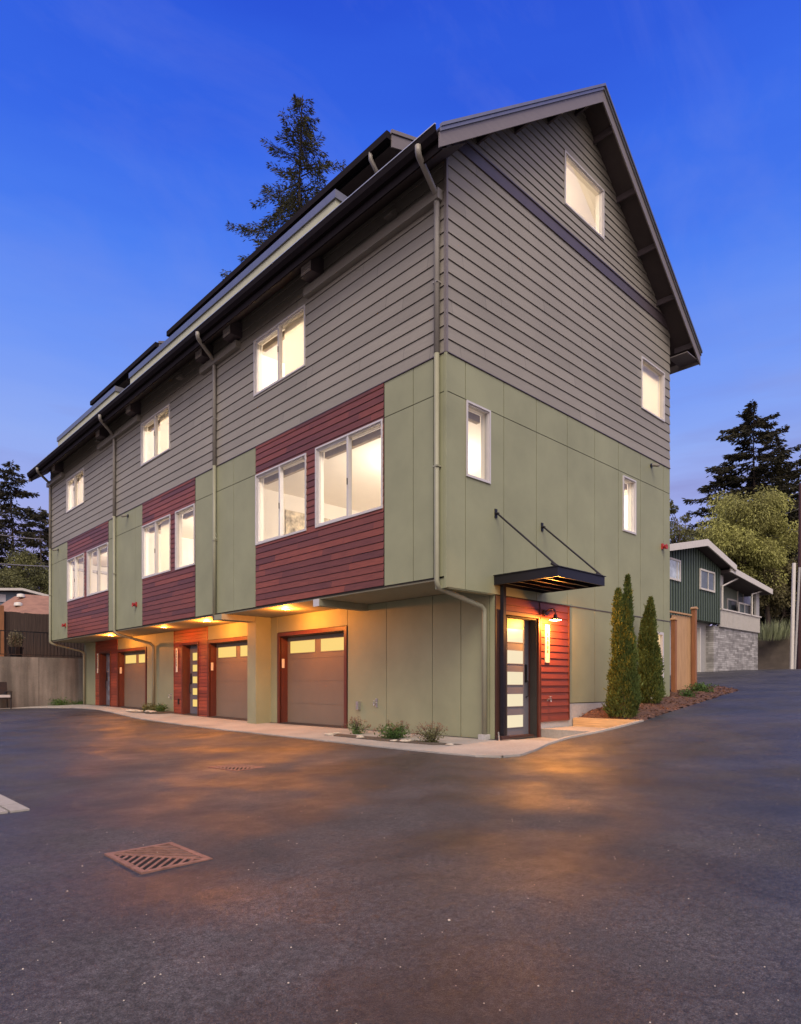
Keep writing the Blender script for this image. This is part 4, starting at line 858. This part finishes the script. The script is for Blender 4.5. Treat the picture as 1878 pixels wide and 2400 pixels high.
x, y = at(10, 48); broadleaf((x, y, 2), 6, 5.2, 2.2, 1.8, 22, 'low dark green leafy tree above the blue grey house at the left edge', 'spruce', 30, 350, .2)
x, y = at(1768, 60); conifer((x, y, 4.5), hz(945, 60) - 4.5, 9.0, 12, 'tallest dark conifer on the right rising above the yellow green tree', dens=1.0, leafl=.36, gaps=.42, power=.5, z0=.15)
x, y = at(1812, 63); conifer((x, y, 4.5), hz(1015, 63) - 4.5, 7, 13, 'dark conifer just right of the tallest one', dens=.8, leafl=.36, gaps=.35, power=.6, z0=.1)
x, y = at(1880, 64); conifer((x, y, 4.5), hz(1065, 64) - 4.5, 8.0, 14, 'broad dark conifer cut by the right edge of the photo', dens=.9, leafl=.36, gaps=.3, power=.55, z0=.06)
x, y = at(1838, 56); conifer((x, y, 4), hz(1160, 56) - 4, 6.5, 16, 'dense low dark conifer in front of the tall ones by the utility pole', dens=1.2, leafl=.36, gaps=.1, power=.45, z0=.03)
x, y = at(1700, 62); conifer((x, y, 4.5), hz(1085, 62) - 4.5, 5.0, 15, 'low dark conifer left of the tallest one', dens=.8, leafl=.36, gaps=.3, power=.5, z0=.1)
x, y = at(1745, 50); broadleaf((x, y, 3.5), 14, 8.4, 3.9, 4.3, 23, 'large yellow green feathery tree above the green house', 'yellowleaf', 80, 620, .22, droop=.9)
x, y = at(1800, 50); broadleaf((x, y, 3.5), 9, 5.0, 2.6, 2.0, 26, 'brownish green feathery tree low behind the house porch roof', leaf_mat('brown green leaves', (.07, .06, .03), (.22, .19, .09)), 45, 380, .26, droop=.3)
x, y = at(1592, 48); broadleaf((x, y, 2.5), 12, 8.3, 1.7, 4.4, 24, 'thin pale leafed tree beside the right corner of the townhouse', 'paleleaf', 40, 190, .2)
x, y = at(1590, 52); broadleaf((x, y, 2.5), 9, 6.8, 2.3, 2.0, 25, 'dark brown bushy tree behind the green house roof', 'conifer', 34, 380, .2)
x, y = at(1655, 52); broadleaf((x, y, 2.5), 9, 8.3, 2.0, 3.0, 27, 'sparse olive tree between the townhouse and the yellow green tree', 'paleleaf', 36, 170, .2)
# arborvitae
def thuja(x, y, h, r, seed, lab, tips):
    R = random.Random(seed); z = bed_z(x, y) - .02; t = thing('arborvitae', (x, y, z), lab, 'shrub', 'arborvitae planted against the gable wall')
    tr = MB(); tr.tube([(x, y, z), (x, y, z + h * .6)], [.04, .015], 6); tr.build('trunk', 'bark', t); cr = MB()
    def body(cx, cy, hh, rr, n, zb):
        for k in range(n):
            f = R.random() ** .8; prof = rr * (1 - f) ** .55 * (1 if f > .1 else .72 + 2.8 * f)
            a = R.uniform(0, 2 * pi); lob = 1 + .12 * sin(a * 3 + f * 7 + seed) + .34 * noise.noise((cos(a) * 1.8, sin(a) * 1.8, f * 11 + seed)) + (.25 * R.random() if R.random() < .08 else 0) ; q = prof * lob * (R.random() ** .22)
            c = Vector((cx + cos(a) * q, cy + sin(a) * q, z + zb + hh * f)); out = Vector((cos(a), sin(a), 0))
            dd = (out * R.uniform(.15, .8) + rv(R) * .3 + Vector((0, 0, R.uniform(.5, 1.4)))).normalized()
            leaf(cr, c, dd, rv(R), R.uniform(.035, .085), R.uniform(.007, .015))
    body(x, y, h, r, 24000, .0)
    for (dx, dy, zb, hh, rr) in tips: body(x + dx, y + dy, hh, rr, 1500, zb)
    for k in range(46):
        f = R.uniform(.35, 1.0); a = R.uniform(0, 2 * pi); q = r * (1 - f) ** .55 * .9; p = Vector((x + cos(a) * q, y + sin(a) * q, z + h * f)); e = p + Vector((cos(a) * .05, sin(a) * .05, R.uniform(.10, .24)))
        for j in range(16): leaf(cr, p.lerp(e, j / 15), (Vector((0, 0, 1)) + rv(R) * .7).normalized(), rv(R), R.uniform(.03, .06), .008)
    cr.build('foliage', 'thuja', t)
thuja(3.98, -.90, 2.30, .30, 1, 'taller arborvitae lit golden by the wall lamp, nearest the front door', [(-.10, .05, 1.7, .72, .12), (.05, -.06, 1.7, .98, .10), (.12, .02, 1.4, .8, .14)])
thuja(5.97, -.45, 2.05, .29, 2, 'shorter dark green arborvitae farther from the front door', [(.02, -.03, 1.55, .72, .12), (-.10, .04, 1.2, .6, .14)])
def bush(x, y, z, r, h, seed, lab, m, m2=None, n=700, ll=.035, group='small shrubs in the planting beds', stems=26):
    R = random.Random(seed); t = thing('small_shrub', (x, y, z), lab, 'shrub', group); a = MB(); b = MB(); s = MB()
    for k in range(stems):
        v = Vector((R.gauss(0, .5), R.gauss(0, .5), 1)).normalized(); L_ = h * R.uniform(.6, 1.1); e = Vector((x, y, z)) + Vector((v.x * r * 1.6, v.y * r * 1.6, v.z * L_)); p0 = Vector((x + v.x * .05, y + v.y * .05, z)); s.tube([p0, (p0 + e) / 2 + Vector((0, 0, .02)), e], .003, 3, cap=False)
        if m2:
            for j in range(16): leaf(b, e + rv(R) * .03, rv(R), rv(R), .025, .006)
        for j in range(int(n / stems)):
            f = R.random() * .75; p = p0.lerp(e, f) + rv(R) * r * .28; p.z = max(p.z, z + .005); leaf(a, p, (rv(R) + Vector((0, 0, .3))).normalized(), rv(R), ll * R.uniform(.6, 1.3), ll * .22)
    s.build('stems', 'bark', t); a.build('leaves', m, t)
    if m2: b.build('flower_heads', m2, t)
bush(.55, 2.85, 0, .24, .33, 1, 'low shrub with rust brown heads nearest the garage door', 'shrubg', 'shrubb')
bush(.40, 1.62, 0, .30, .32, 2, 'bright green shrub with brown heads, second in the bed by the corner', 'shrubg', 'shrubb', n=1300, ll=.05)
bush(.35, .62, 0, .26, .33, 3, 'grey green twiggy shrub in the bed nearest the corner', 'paleleaf', 'shrubb', n=900)
bush(.85, 13.3, .14, .25, .30, 4, 'low leafy shrub among stones between the middle and farthest garages', 'paleleaf', None, n=900, ll=.06)
bush(.95, 12.7, .14, .22, .28, 5, 'smaller leafy shrub at the foot of the wall left of the middle front door', 'shrubg', None, n=700, ll=.06)
bush(8.15, -.35, bed_z(8.15, -.35) - .05, .22, .25, 6, 'small dark shrub in the mulch at the right corner of the gable wall', 'shrubg', None, n=600, ll=.05)
bush(9.6, -.1, bed_z(9.6, -.1) - .05, .38, .24, 7, 'low spreading shrub in the mulch at the foot of the cedar fence', 'shrubg', None, n=1100, ll=.06)
bush(.4, 20.9, .1, .45, .35, 8, 'low dark green mound at the foot of the concrete wall', 'shrubg', None, n=1500, ll=.06)
bush(1.1, 20.8, .1, .3, .32, 9, 'small dark green mound beside the last downspout', 'shrubg', None, n=900, ll=.06)
# stones in the beds
def rock(x, y, z, r, seed, lab, fl=.55):
    R = random.Random(seed); mb = MB(); n = 8; rings = [(.0, .55), (.6, .45), (1, .1), (.85, -.2)]; n0 = 0
    for rr, zz_ in rings:
        for k in range(n): a = 2 * pi * k / n; q = r * rr * R.uniform(.75, 1.2); mb.v.append((x + cos(a) * q * 1.35, y + sin(a) * q, z + r * zz_ * fl * R.uniform(.8, 1.2)))
    for i in range(3):
        for k in range(n): k2 = (k + 1) % n; mb.f.append((i * n + k, i * n + k2, (i + 1) * n + k2, (i + 1) * n + k))
    tag(mb.build('stone', 'stone', origin=(x, y, z), smooth=True), lab, 'stone', 'pale stones in the planting beds')
SL = ['pale stone at the garage end of the bed by the corner', 'pale stone tucked against the brown headed shrub nearest the garage', 'small pale stone just right of the brown headed shrub', 'pale stone just left of the bright green shrub', 'largest pale stone in the corner bed, left of the twiggy shrub', 'small pale stone right of the bright green shrub', 'small pale stone right of the twiggy shrub nearest the corner',
 'pale stone at the left tip of the bed between the garages', 'largest pale stone in the bed between the garages', 'third pale stone from the left between the garages', 'pale stone at the right foot of the leafy shrub between the garages', 'smallest pale stone at the right end of the bed between the garages']
for i, (x, y, z, r) in enumerate([(.12, 3.15, 0, .09), (.42, 3.3, 0, .07), (.30, 2.45, 0, .06), (.10, 2.2, 0, .07), (.15, 1.05, 0, .10), (.05, 1.25, 0, .06), (.2, .1, 0, .06), (.62, 14.3, .13, .14), (.60, 13.9, .13, .16), (.62, 13.5, .13, .12), (.75, 13.1, .13, .14), (.70, 12.75, .13, .10)]):
    rock(x, y, z + .01, r, i, SL[i])
# ------------------------------------------------------------------ cedar fence by the right corner
fc = thing('cedar_fence', (9.5, .47, .8), 'new orange cedar fence panel with two posts beside the townhouse corner', 'fence')
for x, zt_, zb in ((9.34, 2.66, .6), (10.62, 3.05, .7)):
    mb = MB(); mb.box(x - .055, x + .055, .42, .53, zb, zt_); p = mb.build('post', 'cedarpost', fc); mb = MB(); mb.box(x - .08, x + .08, .395, .555, zt_, zt_ + .03); mb.prism([(x - .075, zt_ + .03), (x + .075, zt_ + .03), (x, zt_ + .065)], 'y', .40, .55); mb.build('post_cap', 'cedar', p)
mb = MB(); x = 8.02; R = random.Random(5)
while x < 10.55:
    w = .135; 
    if not (9.25 < x < 9.32): mb.box(x, x + w, .55 + R.uniform(0, .006), .575, ground_z(x, .4) + .12, 2.78 + .06 * (x - 8) / 2.5)
    x += w + .004
mb.build('fence_boards', 'cedar', fc)
mb = MB(); mb.box(8.02, 10.56, .50, .60, 2.86, 2.90); mb.build('top_rail', 'cedar', fc)
# ------------------------------------------------------------------ concrete retaining wall, railing, upper terrace
rw = thing('retaining_wall', (-5, 21.6, 0), 'long stained concrete retaining wall beyond the asphalt on the left', 'wall')
mb = MB(); xs = [-32, -24, -16, -9.2, -4.1, -.2, 3.6, 8.2]
for a, b in zip(xs, xs[1:]): mb.box(a + .006, b - .006, 21.42, 21.66, -.3, 2.05)
mb.build('wall_panels', 'wallc', rw); mb = MB(); mb.box(-32, 8.2, 21.44, 21.64, -.3, 2.03); mb.build('wall_joints', 'back', rw)
rl = thing('railing', (-5, 21.5, 2.05), 'black metal picket railing on top of the concrete wall', 'railing')
mb = MB(); mb.box(-32, 8, 21.50, 21.54, 3.02, 3.06); mb.box(-32, 8, 21.505, 21.535, 2.13, 2.16); mb.build('rails', 'black', rl)
mb = MB(); k = -14
while k < 8: mb.box(k, k + .018, 21.511, 21.529, 2.15, 3.03); k += .125
o = mb.build('pickets', 'black', rl); o['kind'] = 'stuff'
wf = thing('board_fence', (0, 25, 2), 'dark weathered board fence behind the picket railing', 'fence')
mb = MB(); R = random.Random(9); x = -14
while x < 14: w = .14; mb.box(x, x + w, 25 + R.uniform(0, .015), 25.04, 2.0, 4.12 + R.uniform(-.02, .02)); x += w + .006
mb.build('boards', 'darkwood', wf)
xx, yy = at(9, 27.4); mb = MB(); mb.box(xx - .09, xx + .09, 24.82, 24.98, 2.0, 4.35); p = mb.build('post', 'cedarpost', wf)
xx, yy = at(32, 25.8); pt = thing('potted_plant', (xx, 21.9, 2.05), 'leafy plant with pale blooms in a dark pot behind the railing', 'potted plant')
mb = MB(); mb.lathe((xx, 22.0, 2.05), [(0, 0), (.2, 0), (.28, .4), (.25, .4), (0, .36)], 14); mb.build('pot', 'black', pt)
mb = MB(); R = random.Random(4)
for k in range(1500): v = rv(R); leaf(mb, Vector((xx, 22.0, 2.75)) + Vector((v.x * .3, v.y * .3, v.z * .36)) * R.random() ** .4, rv(R), rv(R), .07, .018)
mb.build('leaves', leaf_mat('pale bloom leaves', (.08, .08, .04), (.42, .32, .22)), pt)
# patio chair at the left edge
ch = thing('patio_chair', (-2.9, 20.1, .1), 'dark patio chair with pale cushion cut by the left edge beside the wall', 'chair')
cx, cy = at(2, 24.0); cz = ground_z(cx, cy)
mb = MB(); mb.box(cx - .32, cx + .30, cy - .3, cy + .3, cz + .38, cz + .43); mb.build('seat', 'black', ch); mb = MB(); mb.box(cx - .28, cx + .26, cy - .26, cy + .26, cz + .43, cz + .52); mb.build('cushion', 'frame', ch)
mb = MB(); mb.prism([(cy + .26, cz + .43), (cy + .30, cz + .43), (cy + .42, cz + 1.0), (cy + .38, cz + 1.0)], 'x', cx - .3, cx + .28); mb.build('backrest', 'black', ch)
for a, b in ((-.3, -.28), (.27, -.28), (-.3, .28), (.27, .28)): mb = MB(); mb.tube([(cx + a, cy + b, cz), (cx + a * 1.0, cy + b, cz + (.62 if b < 0 else .42))], .022, 6); mb.build('leg', 'black', ch)
for a in (-.3, .27): mb = MB(); mb.box(cx + a - .04, cx + a + .04, cy - .32, cy + .32, cz + .62, cz + .65); mb.build('armrest', 'black', ch)
# neighbour buildings on the left
bh = thing('blue_house', (4.3, 43, 2), 'low blue grey house with a white trimmed gable roof beyond the fence on the left', 'house')
ax, ay = at(50, 44.4); zt_ = hz(1380, 44.4)
mb = MB(); mb.prism([(ax - 6, 2), (ax + 6, 2), (ax + 6, zt_ - 1.25), (ax, zt_ - .2), (ax - 6, zt_ - .7)], 'y', 43.3, 50); mb.build('walls', 'houseblue', bh)
mb = MB(); mb.prism([(ax - 6.5, zt_ - .62), (ax, zt_ + .02), (ax + 7, zt_ - 1.3), (ax + 7, zt_ - 1.45), (ax, zt_ - .14), (ax - 6.5, zt_ - .78)], 'y', 42.8, 50.5); mb.build('roof', 'housefascia', bh)
wx, wy = at(-4, 43.6); mb = MB(); mb.box(wx - .6, wx + .45, 43.25, 43.32, hz(1411, 43.8), hz(1393, 43.8)); mb.build('window', 'frame', bh)
sh = thing('tan_roof_shed', (0, 33, 2), 'shed with a tan sloping roof and two pale vents behind the dark fence', 'shed')
def tp(px, py, s): a, b = at(px, s); return (a, b, hz(py, s))
mb = MB(); top = [tp(-60, 1440, 36), tp(-2, 1420, 37), tp(34, 1398, 38), tp(60, 1393, 38), tp(150, 1400, 38.5)]; bot = [tp(-60, 1470, 32), tp(-2, 1470, 32), tp(34, 1470, 32), tp(60, 1470, 32), tp(150, 1470, 33)]
for i in range(4): mb.quad(bot[i], bot[i + 1], top[i + 1], top[i]); a, b = Vector(top[i]), Vector(top[i + 1]); mb.quad(a, b, b + Vector((3, 4, -3)), a + Vector((3, 4, -3)))
for i in range(4): a, b = Vector(bot[i]), Vector(bot[i + 1]); mb.quad((a.x, a.y, 2), (b.x, b.y, 2), b, a)
mb.build('roof', 'tan', sh)
for px, py, s in ((49, 1396, 37.2), (43, 1416, 35.7)):
    c = tp(px, py, s); mb = MB(); mb.lathe(c, [(.22, -.1), (.2, .06), (.1, .1), (0, .1)], 12); mb.build('roof_vent', 'housefascia', sh, smooth=True)
# ------------------------------------------------------------------ green house on the right
yh = 6.64; gh2 = thing('green_house', (28, yh, 1.8), 'dark green board and batten house with pale fascia and a grey porch wing over stone', 'house')
HG = PL('G', yh)
mb = MB()
mb.prism([(20.5, 4.3), (29.3, 4.3), (29.3, 7.25), (26, 7.95), (20.5, 7.0)], 'y', yh, yh + 9); mb.build('green_wall', 'housegreen', gh2)
mb = MB(); x = 20.6
while x < 29.3: 
    zt_ = 7.95 - (x - 26) * .212 if x > 26 else 7.95 - (26 - x) * .173; HG.box(mb, x, x + .085, 4.3, zt_ - .02, 0, .035); x += .30
mb.build('battens', mat('dark batten', (.022, .034, .026), .6), gh2)
mb = MB(); mb.prism([(20.0, 6.98), (26, 8.12), (30.0, 7.30), (30.0, 7.16), (26, 7.97), (20, 6.84)], 'y', yh - .55, yh + 9.4); mb.build('main_roof', 'eave', gh2)
mb = MB(); mb.prism([(20.0, 7.02), (26, 8.27), (29.95, 7.45), (29.95, 7.14), (26, 7.93), (20, 6.72)], 'y', yh - .62, yh - .55); mb.box(29.95, 30.0, yh - .6, yh + 9.3, 7.14, 7.44); mb.build('main_fascia', 'housefascia', gh2)
mb = MB(); mb.prism([(29.3, 7.18), (36.2, 6.62), (36.2, 6.50), (29.3, 7.02)], 'y', yh - .45, yh + 7); mb.build('porch_roof', 'eave', gh2)
mb = MB(); mb.prism([(29.4, 7.36), (36.2, 6.80), (36.2, 6.50), (29.4, 7.04)], 'y', yh - .52, yh - .45); mb.box(36.2, 36.25, yh - .5, yh + 7, 6.5, 6.8); mb.build('porch_fascia', 'housefascia', gh2)
# lower storey
gy = ground_z(27, 6)
mb = MB(); mb.box(20.5, 29.0, yh + .5, yh + 8, 1.2, 4.3); mb.build('lower_wall', 'housegray', gh2)
mb = MB(); mb.box(25.2, 26.9, yh + .42, yh + .5, 1.5, 3.85); d = mb.build('garage_door', mat('dark slate door', (.07, .075, .10), .5), gh2)
mb = MB(); mb.box(25.1, 27.05, yh + .38, yh + .5, 3.85, 4.0); mb.box(26.9, 27.15, yh + .38, yh + .5, 1.4, 3.85); mb.box(27.55, 27.65, yh + .38, yh + .5, 1.4, 4.0); mb.build('door_trim', 'housefascia', d)
mb = MB(); mb.box(28.62, 35.5, yh + .1, yh + 7, 1.2, 4.15); mb.build('stone_wall', 'stonewall', gh2)
mb = MB(); mb.box(29.3, 35.55, yh, yh + .1, 4.13, 5.08); mb.build('porch_railing', 'housegray', gh2)
mb = MB(); x = 29.35
while x < 35.5: HG.box(mb, x, x + .03, 4.15, 5.06, 0, .025); x += .19
HG.box(mb, 29.25, 35.65, 5.06, 5.13, -.1, .06); mb.build('railing_battens', 'housefascia', gh2)
mb = MB(); mb.box(29.3, 35.4, yh + .9, yh + 6, 5.0, 7.0); mb.build('porch_wall', mat('grey green porch wall', (.14, .16, .135), .6), gh2)
for x0, x1 in ((29.3, 29.75), (34.95, 35.5)):
    mb = MB(); mb.box(x0, x1, yh + .02, yh + .14, 5.12, 6.95 if x0 < 30 else 6.56); mb.build('porch_post', 'housegray', gh2)
def hwin(u0, u1, z0, z1, d, mu, m='darkglass', sub=None):
    pl = PL('G', yh - d); mb = MB(); frame(mb, pl, u0, u1, z0, z1, .09, -.02, .05)
    for u in mu: pl.box(mb, u - .03, u + .03, z0 + .09, z1 - .09, -.02, .04)
    o = mb.build('window', 'housefascia', gh2); mb = MB(); pl.box(mb, u0 + .08, u1 - .08, z0 + .08, z1 - .08, -.02, .012); mb.build('pane', m, o)
def ux(px, yw): t_ = (px - 939) / 1525; s = (yw - CAM.y) / (.7235 - .690 * t_); return CAM.x + s * (.690 + .7235 * t_), s
a, s1 = ux(1556, yh); b, s2 = ux(1593, yh); hwin(a, b, hz(1364, s2), hz(1314, s2), .03, [(a + b) / 2 + .5], 'paleglass')
a, s1 = ux(1639, yh); b, s2 = ux(1673.5, yh); hwin(a, b, hz(1381, s1), hz(1332, s1), .03, [a * .45 + b * .55], 'darkglass')
a, s1 = ux(1728, yh + .9); b, s2 = ux(1762, yh + .9); hwin(a, b, hz(1441, s1) - .25, hz(1372, s1), -.9, [a * .6 + b * .4], 'darkglass')
a, s1 = ux(1704, yh + .9); b, s2 = ux(1727, yh + .9); hwin(a, b, 5.05, hz(1402, s1), -.9, [], 'darkglass')
a, s1 = ux(1731, yh + .5); b, s2 = ux(1759, yh + .5); hwin(a, b, 5.05, hz(1411, s1), -.5, [(a + b) / 2], 'darkglass')
for (pa, pb, pc, zb) in (((1731, 1355), (1703, 1373), (1700, 1430), 5.1), ((1801, 1381), (1772, 1392), (1769, 1445), 5.1)):
    mb = MB(); c = []
    for p in (pa, pb, pc):
        a, s1 = ux(p[0], yh - .3); c.append((a, yh - .3, hz(p[1], s1)))
    c[1] = (c[1][0], yh - .1, c[1][2]); c[2] = (c[1][0], yh - .1, zb); mb.tube(c, .05, 6); mb.build('downspout', 'housefascia', gh2)
# spiky plants on the bank
def iris(x, y, z, seed, lab):
    R = random.Random(seed); t = thing('spiky_plant', (x, y, z), lab, 'plant', 'spiky plants on the bank'); mb = MB()
    for k in range(120):
        a = R.uniform(0, 2 * pi); o_ = Vector((cos(a), sin(a), 0)); p = Vector((x, y, z)) + o_ * R.uniform(0, .8); leaf(mb, p, (o_ * R.uniform(0, .4) + Vector((0, 0, 1))).normalized(), rv(R), R.uniform(.8, 1.8), .035)
    mb.build('leaves', leaf_mat('yucca leaves', (.08, .10, .05), (.30, .32, .18)), t)
x, y = at(1800, 48); iris(x, y, 4.2, 1, 'spiky pale green plant on the bank right of the porch'); x, y = at(1825, 48.5); iris(x, y, 4.3, 2, 'spiky pale green plant nearer the utility pole')
# utility pole, conduits, wires
up = thing('utility_pole', (*at(1886, 42), 2), 'dark reddish utility pole at the right edge with grey conduits', 'utility pole')
x, y = at(1884, 42); mb = MB(); mb.tube([(x, y, 1.5), (x, y, 14)], [.42, .25], 12); mb.build('pole', 'poleb', up)
x, y = at(1856, 40.5); zb = hz(1573, 40.5) - .1; x2, y2 = at(1866, 40.8)
mb = MB(); mb.tube([(x, y, zb), (*at(1862, 40.5), hz(1320, 40.5))], .11, 8); mb.build('conduit', 'housefascia', up)
mb = MB(); mb.tube([(*at(1863, 40.6), zb), (*at(1875, 40.6), hz(1330, 40.6))], .07, 8); mb.build('conduit', 'housegray', up)
def wire(a, b, sag, lab, r=.012, grp='power lines'):
    mb = MB(); a, b = Vector(a), Vector(b); pts = []
    for i in range(17): t_ = i / 16; pts.append(a.lerp(b, t_) - Vector((0, 0, sag * 4 * t_ * (1 - t_))))
    mb.tube(pts, r, 5); tag(mb.build('power_line', 'wire', origin=a), lab, 'wire', grp)
wire(tp(-40, 1247, 30), tp(102, 1264, 34), .05, 'upper power line crossing the trees at the left edge', .022)
wire(tp(-40, 1318, 30), tp(125, 1328, 36), .03, 'lower power line crossing the trees at the left edge', .022)
wire(tp(1810, 1175, 58), tp(1900, 1142, 42), .1, 'upper power line crossing the dark conifers at the right edge', .025)
wire(tp(1820, 1210, 58), tp(1900, 1180, 42), .1, 'middle power line crossing the dark conifers at the right edge', .025)
wire(tp(1815, 1250, 58), tp(1900, 1238, 42), .1, 'lowest power line crossing the dark conifers at the right edge', .025)
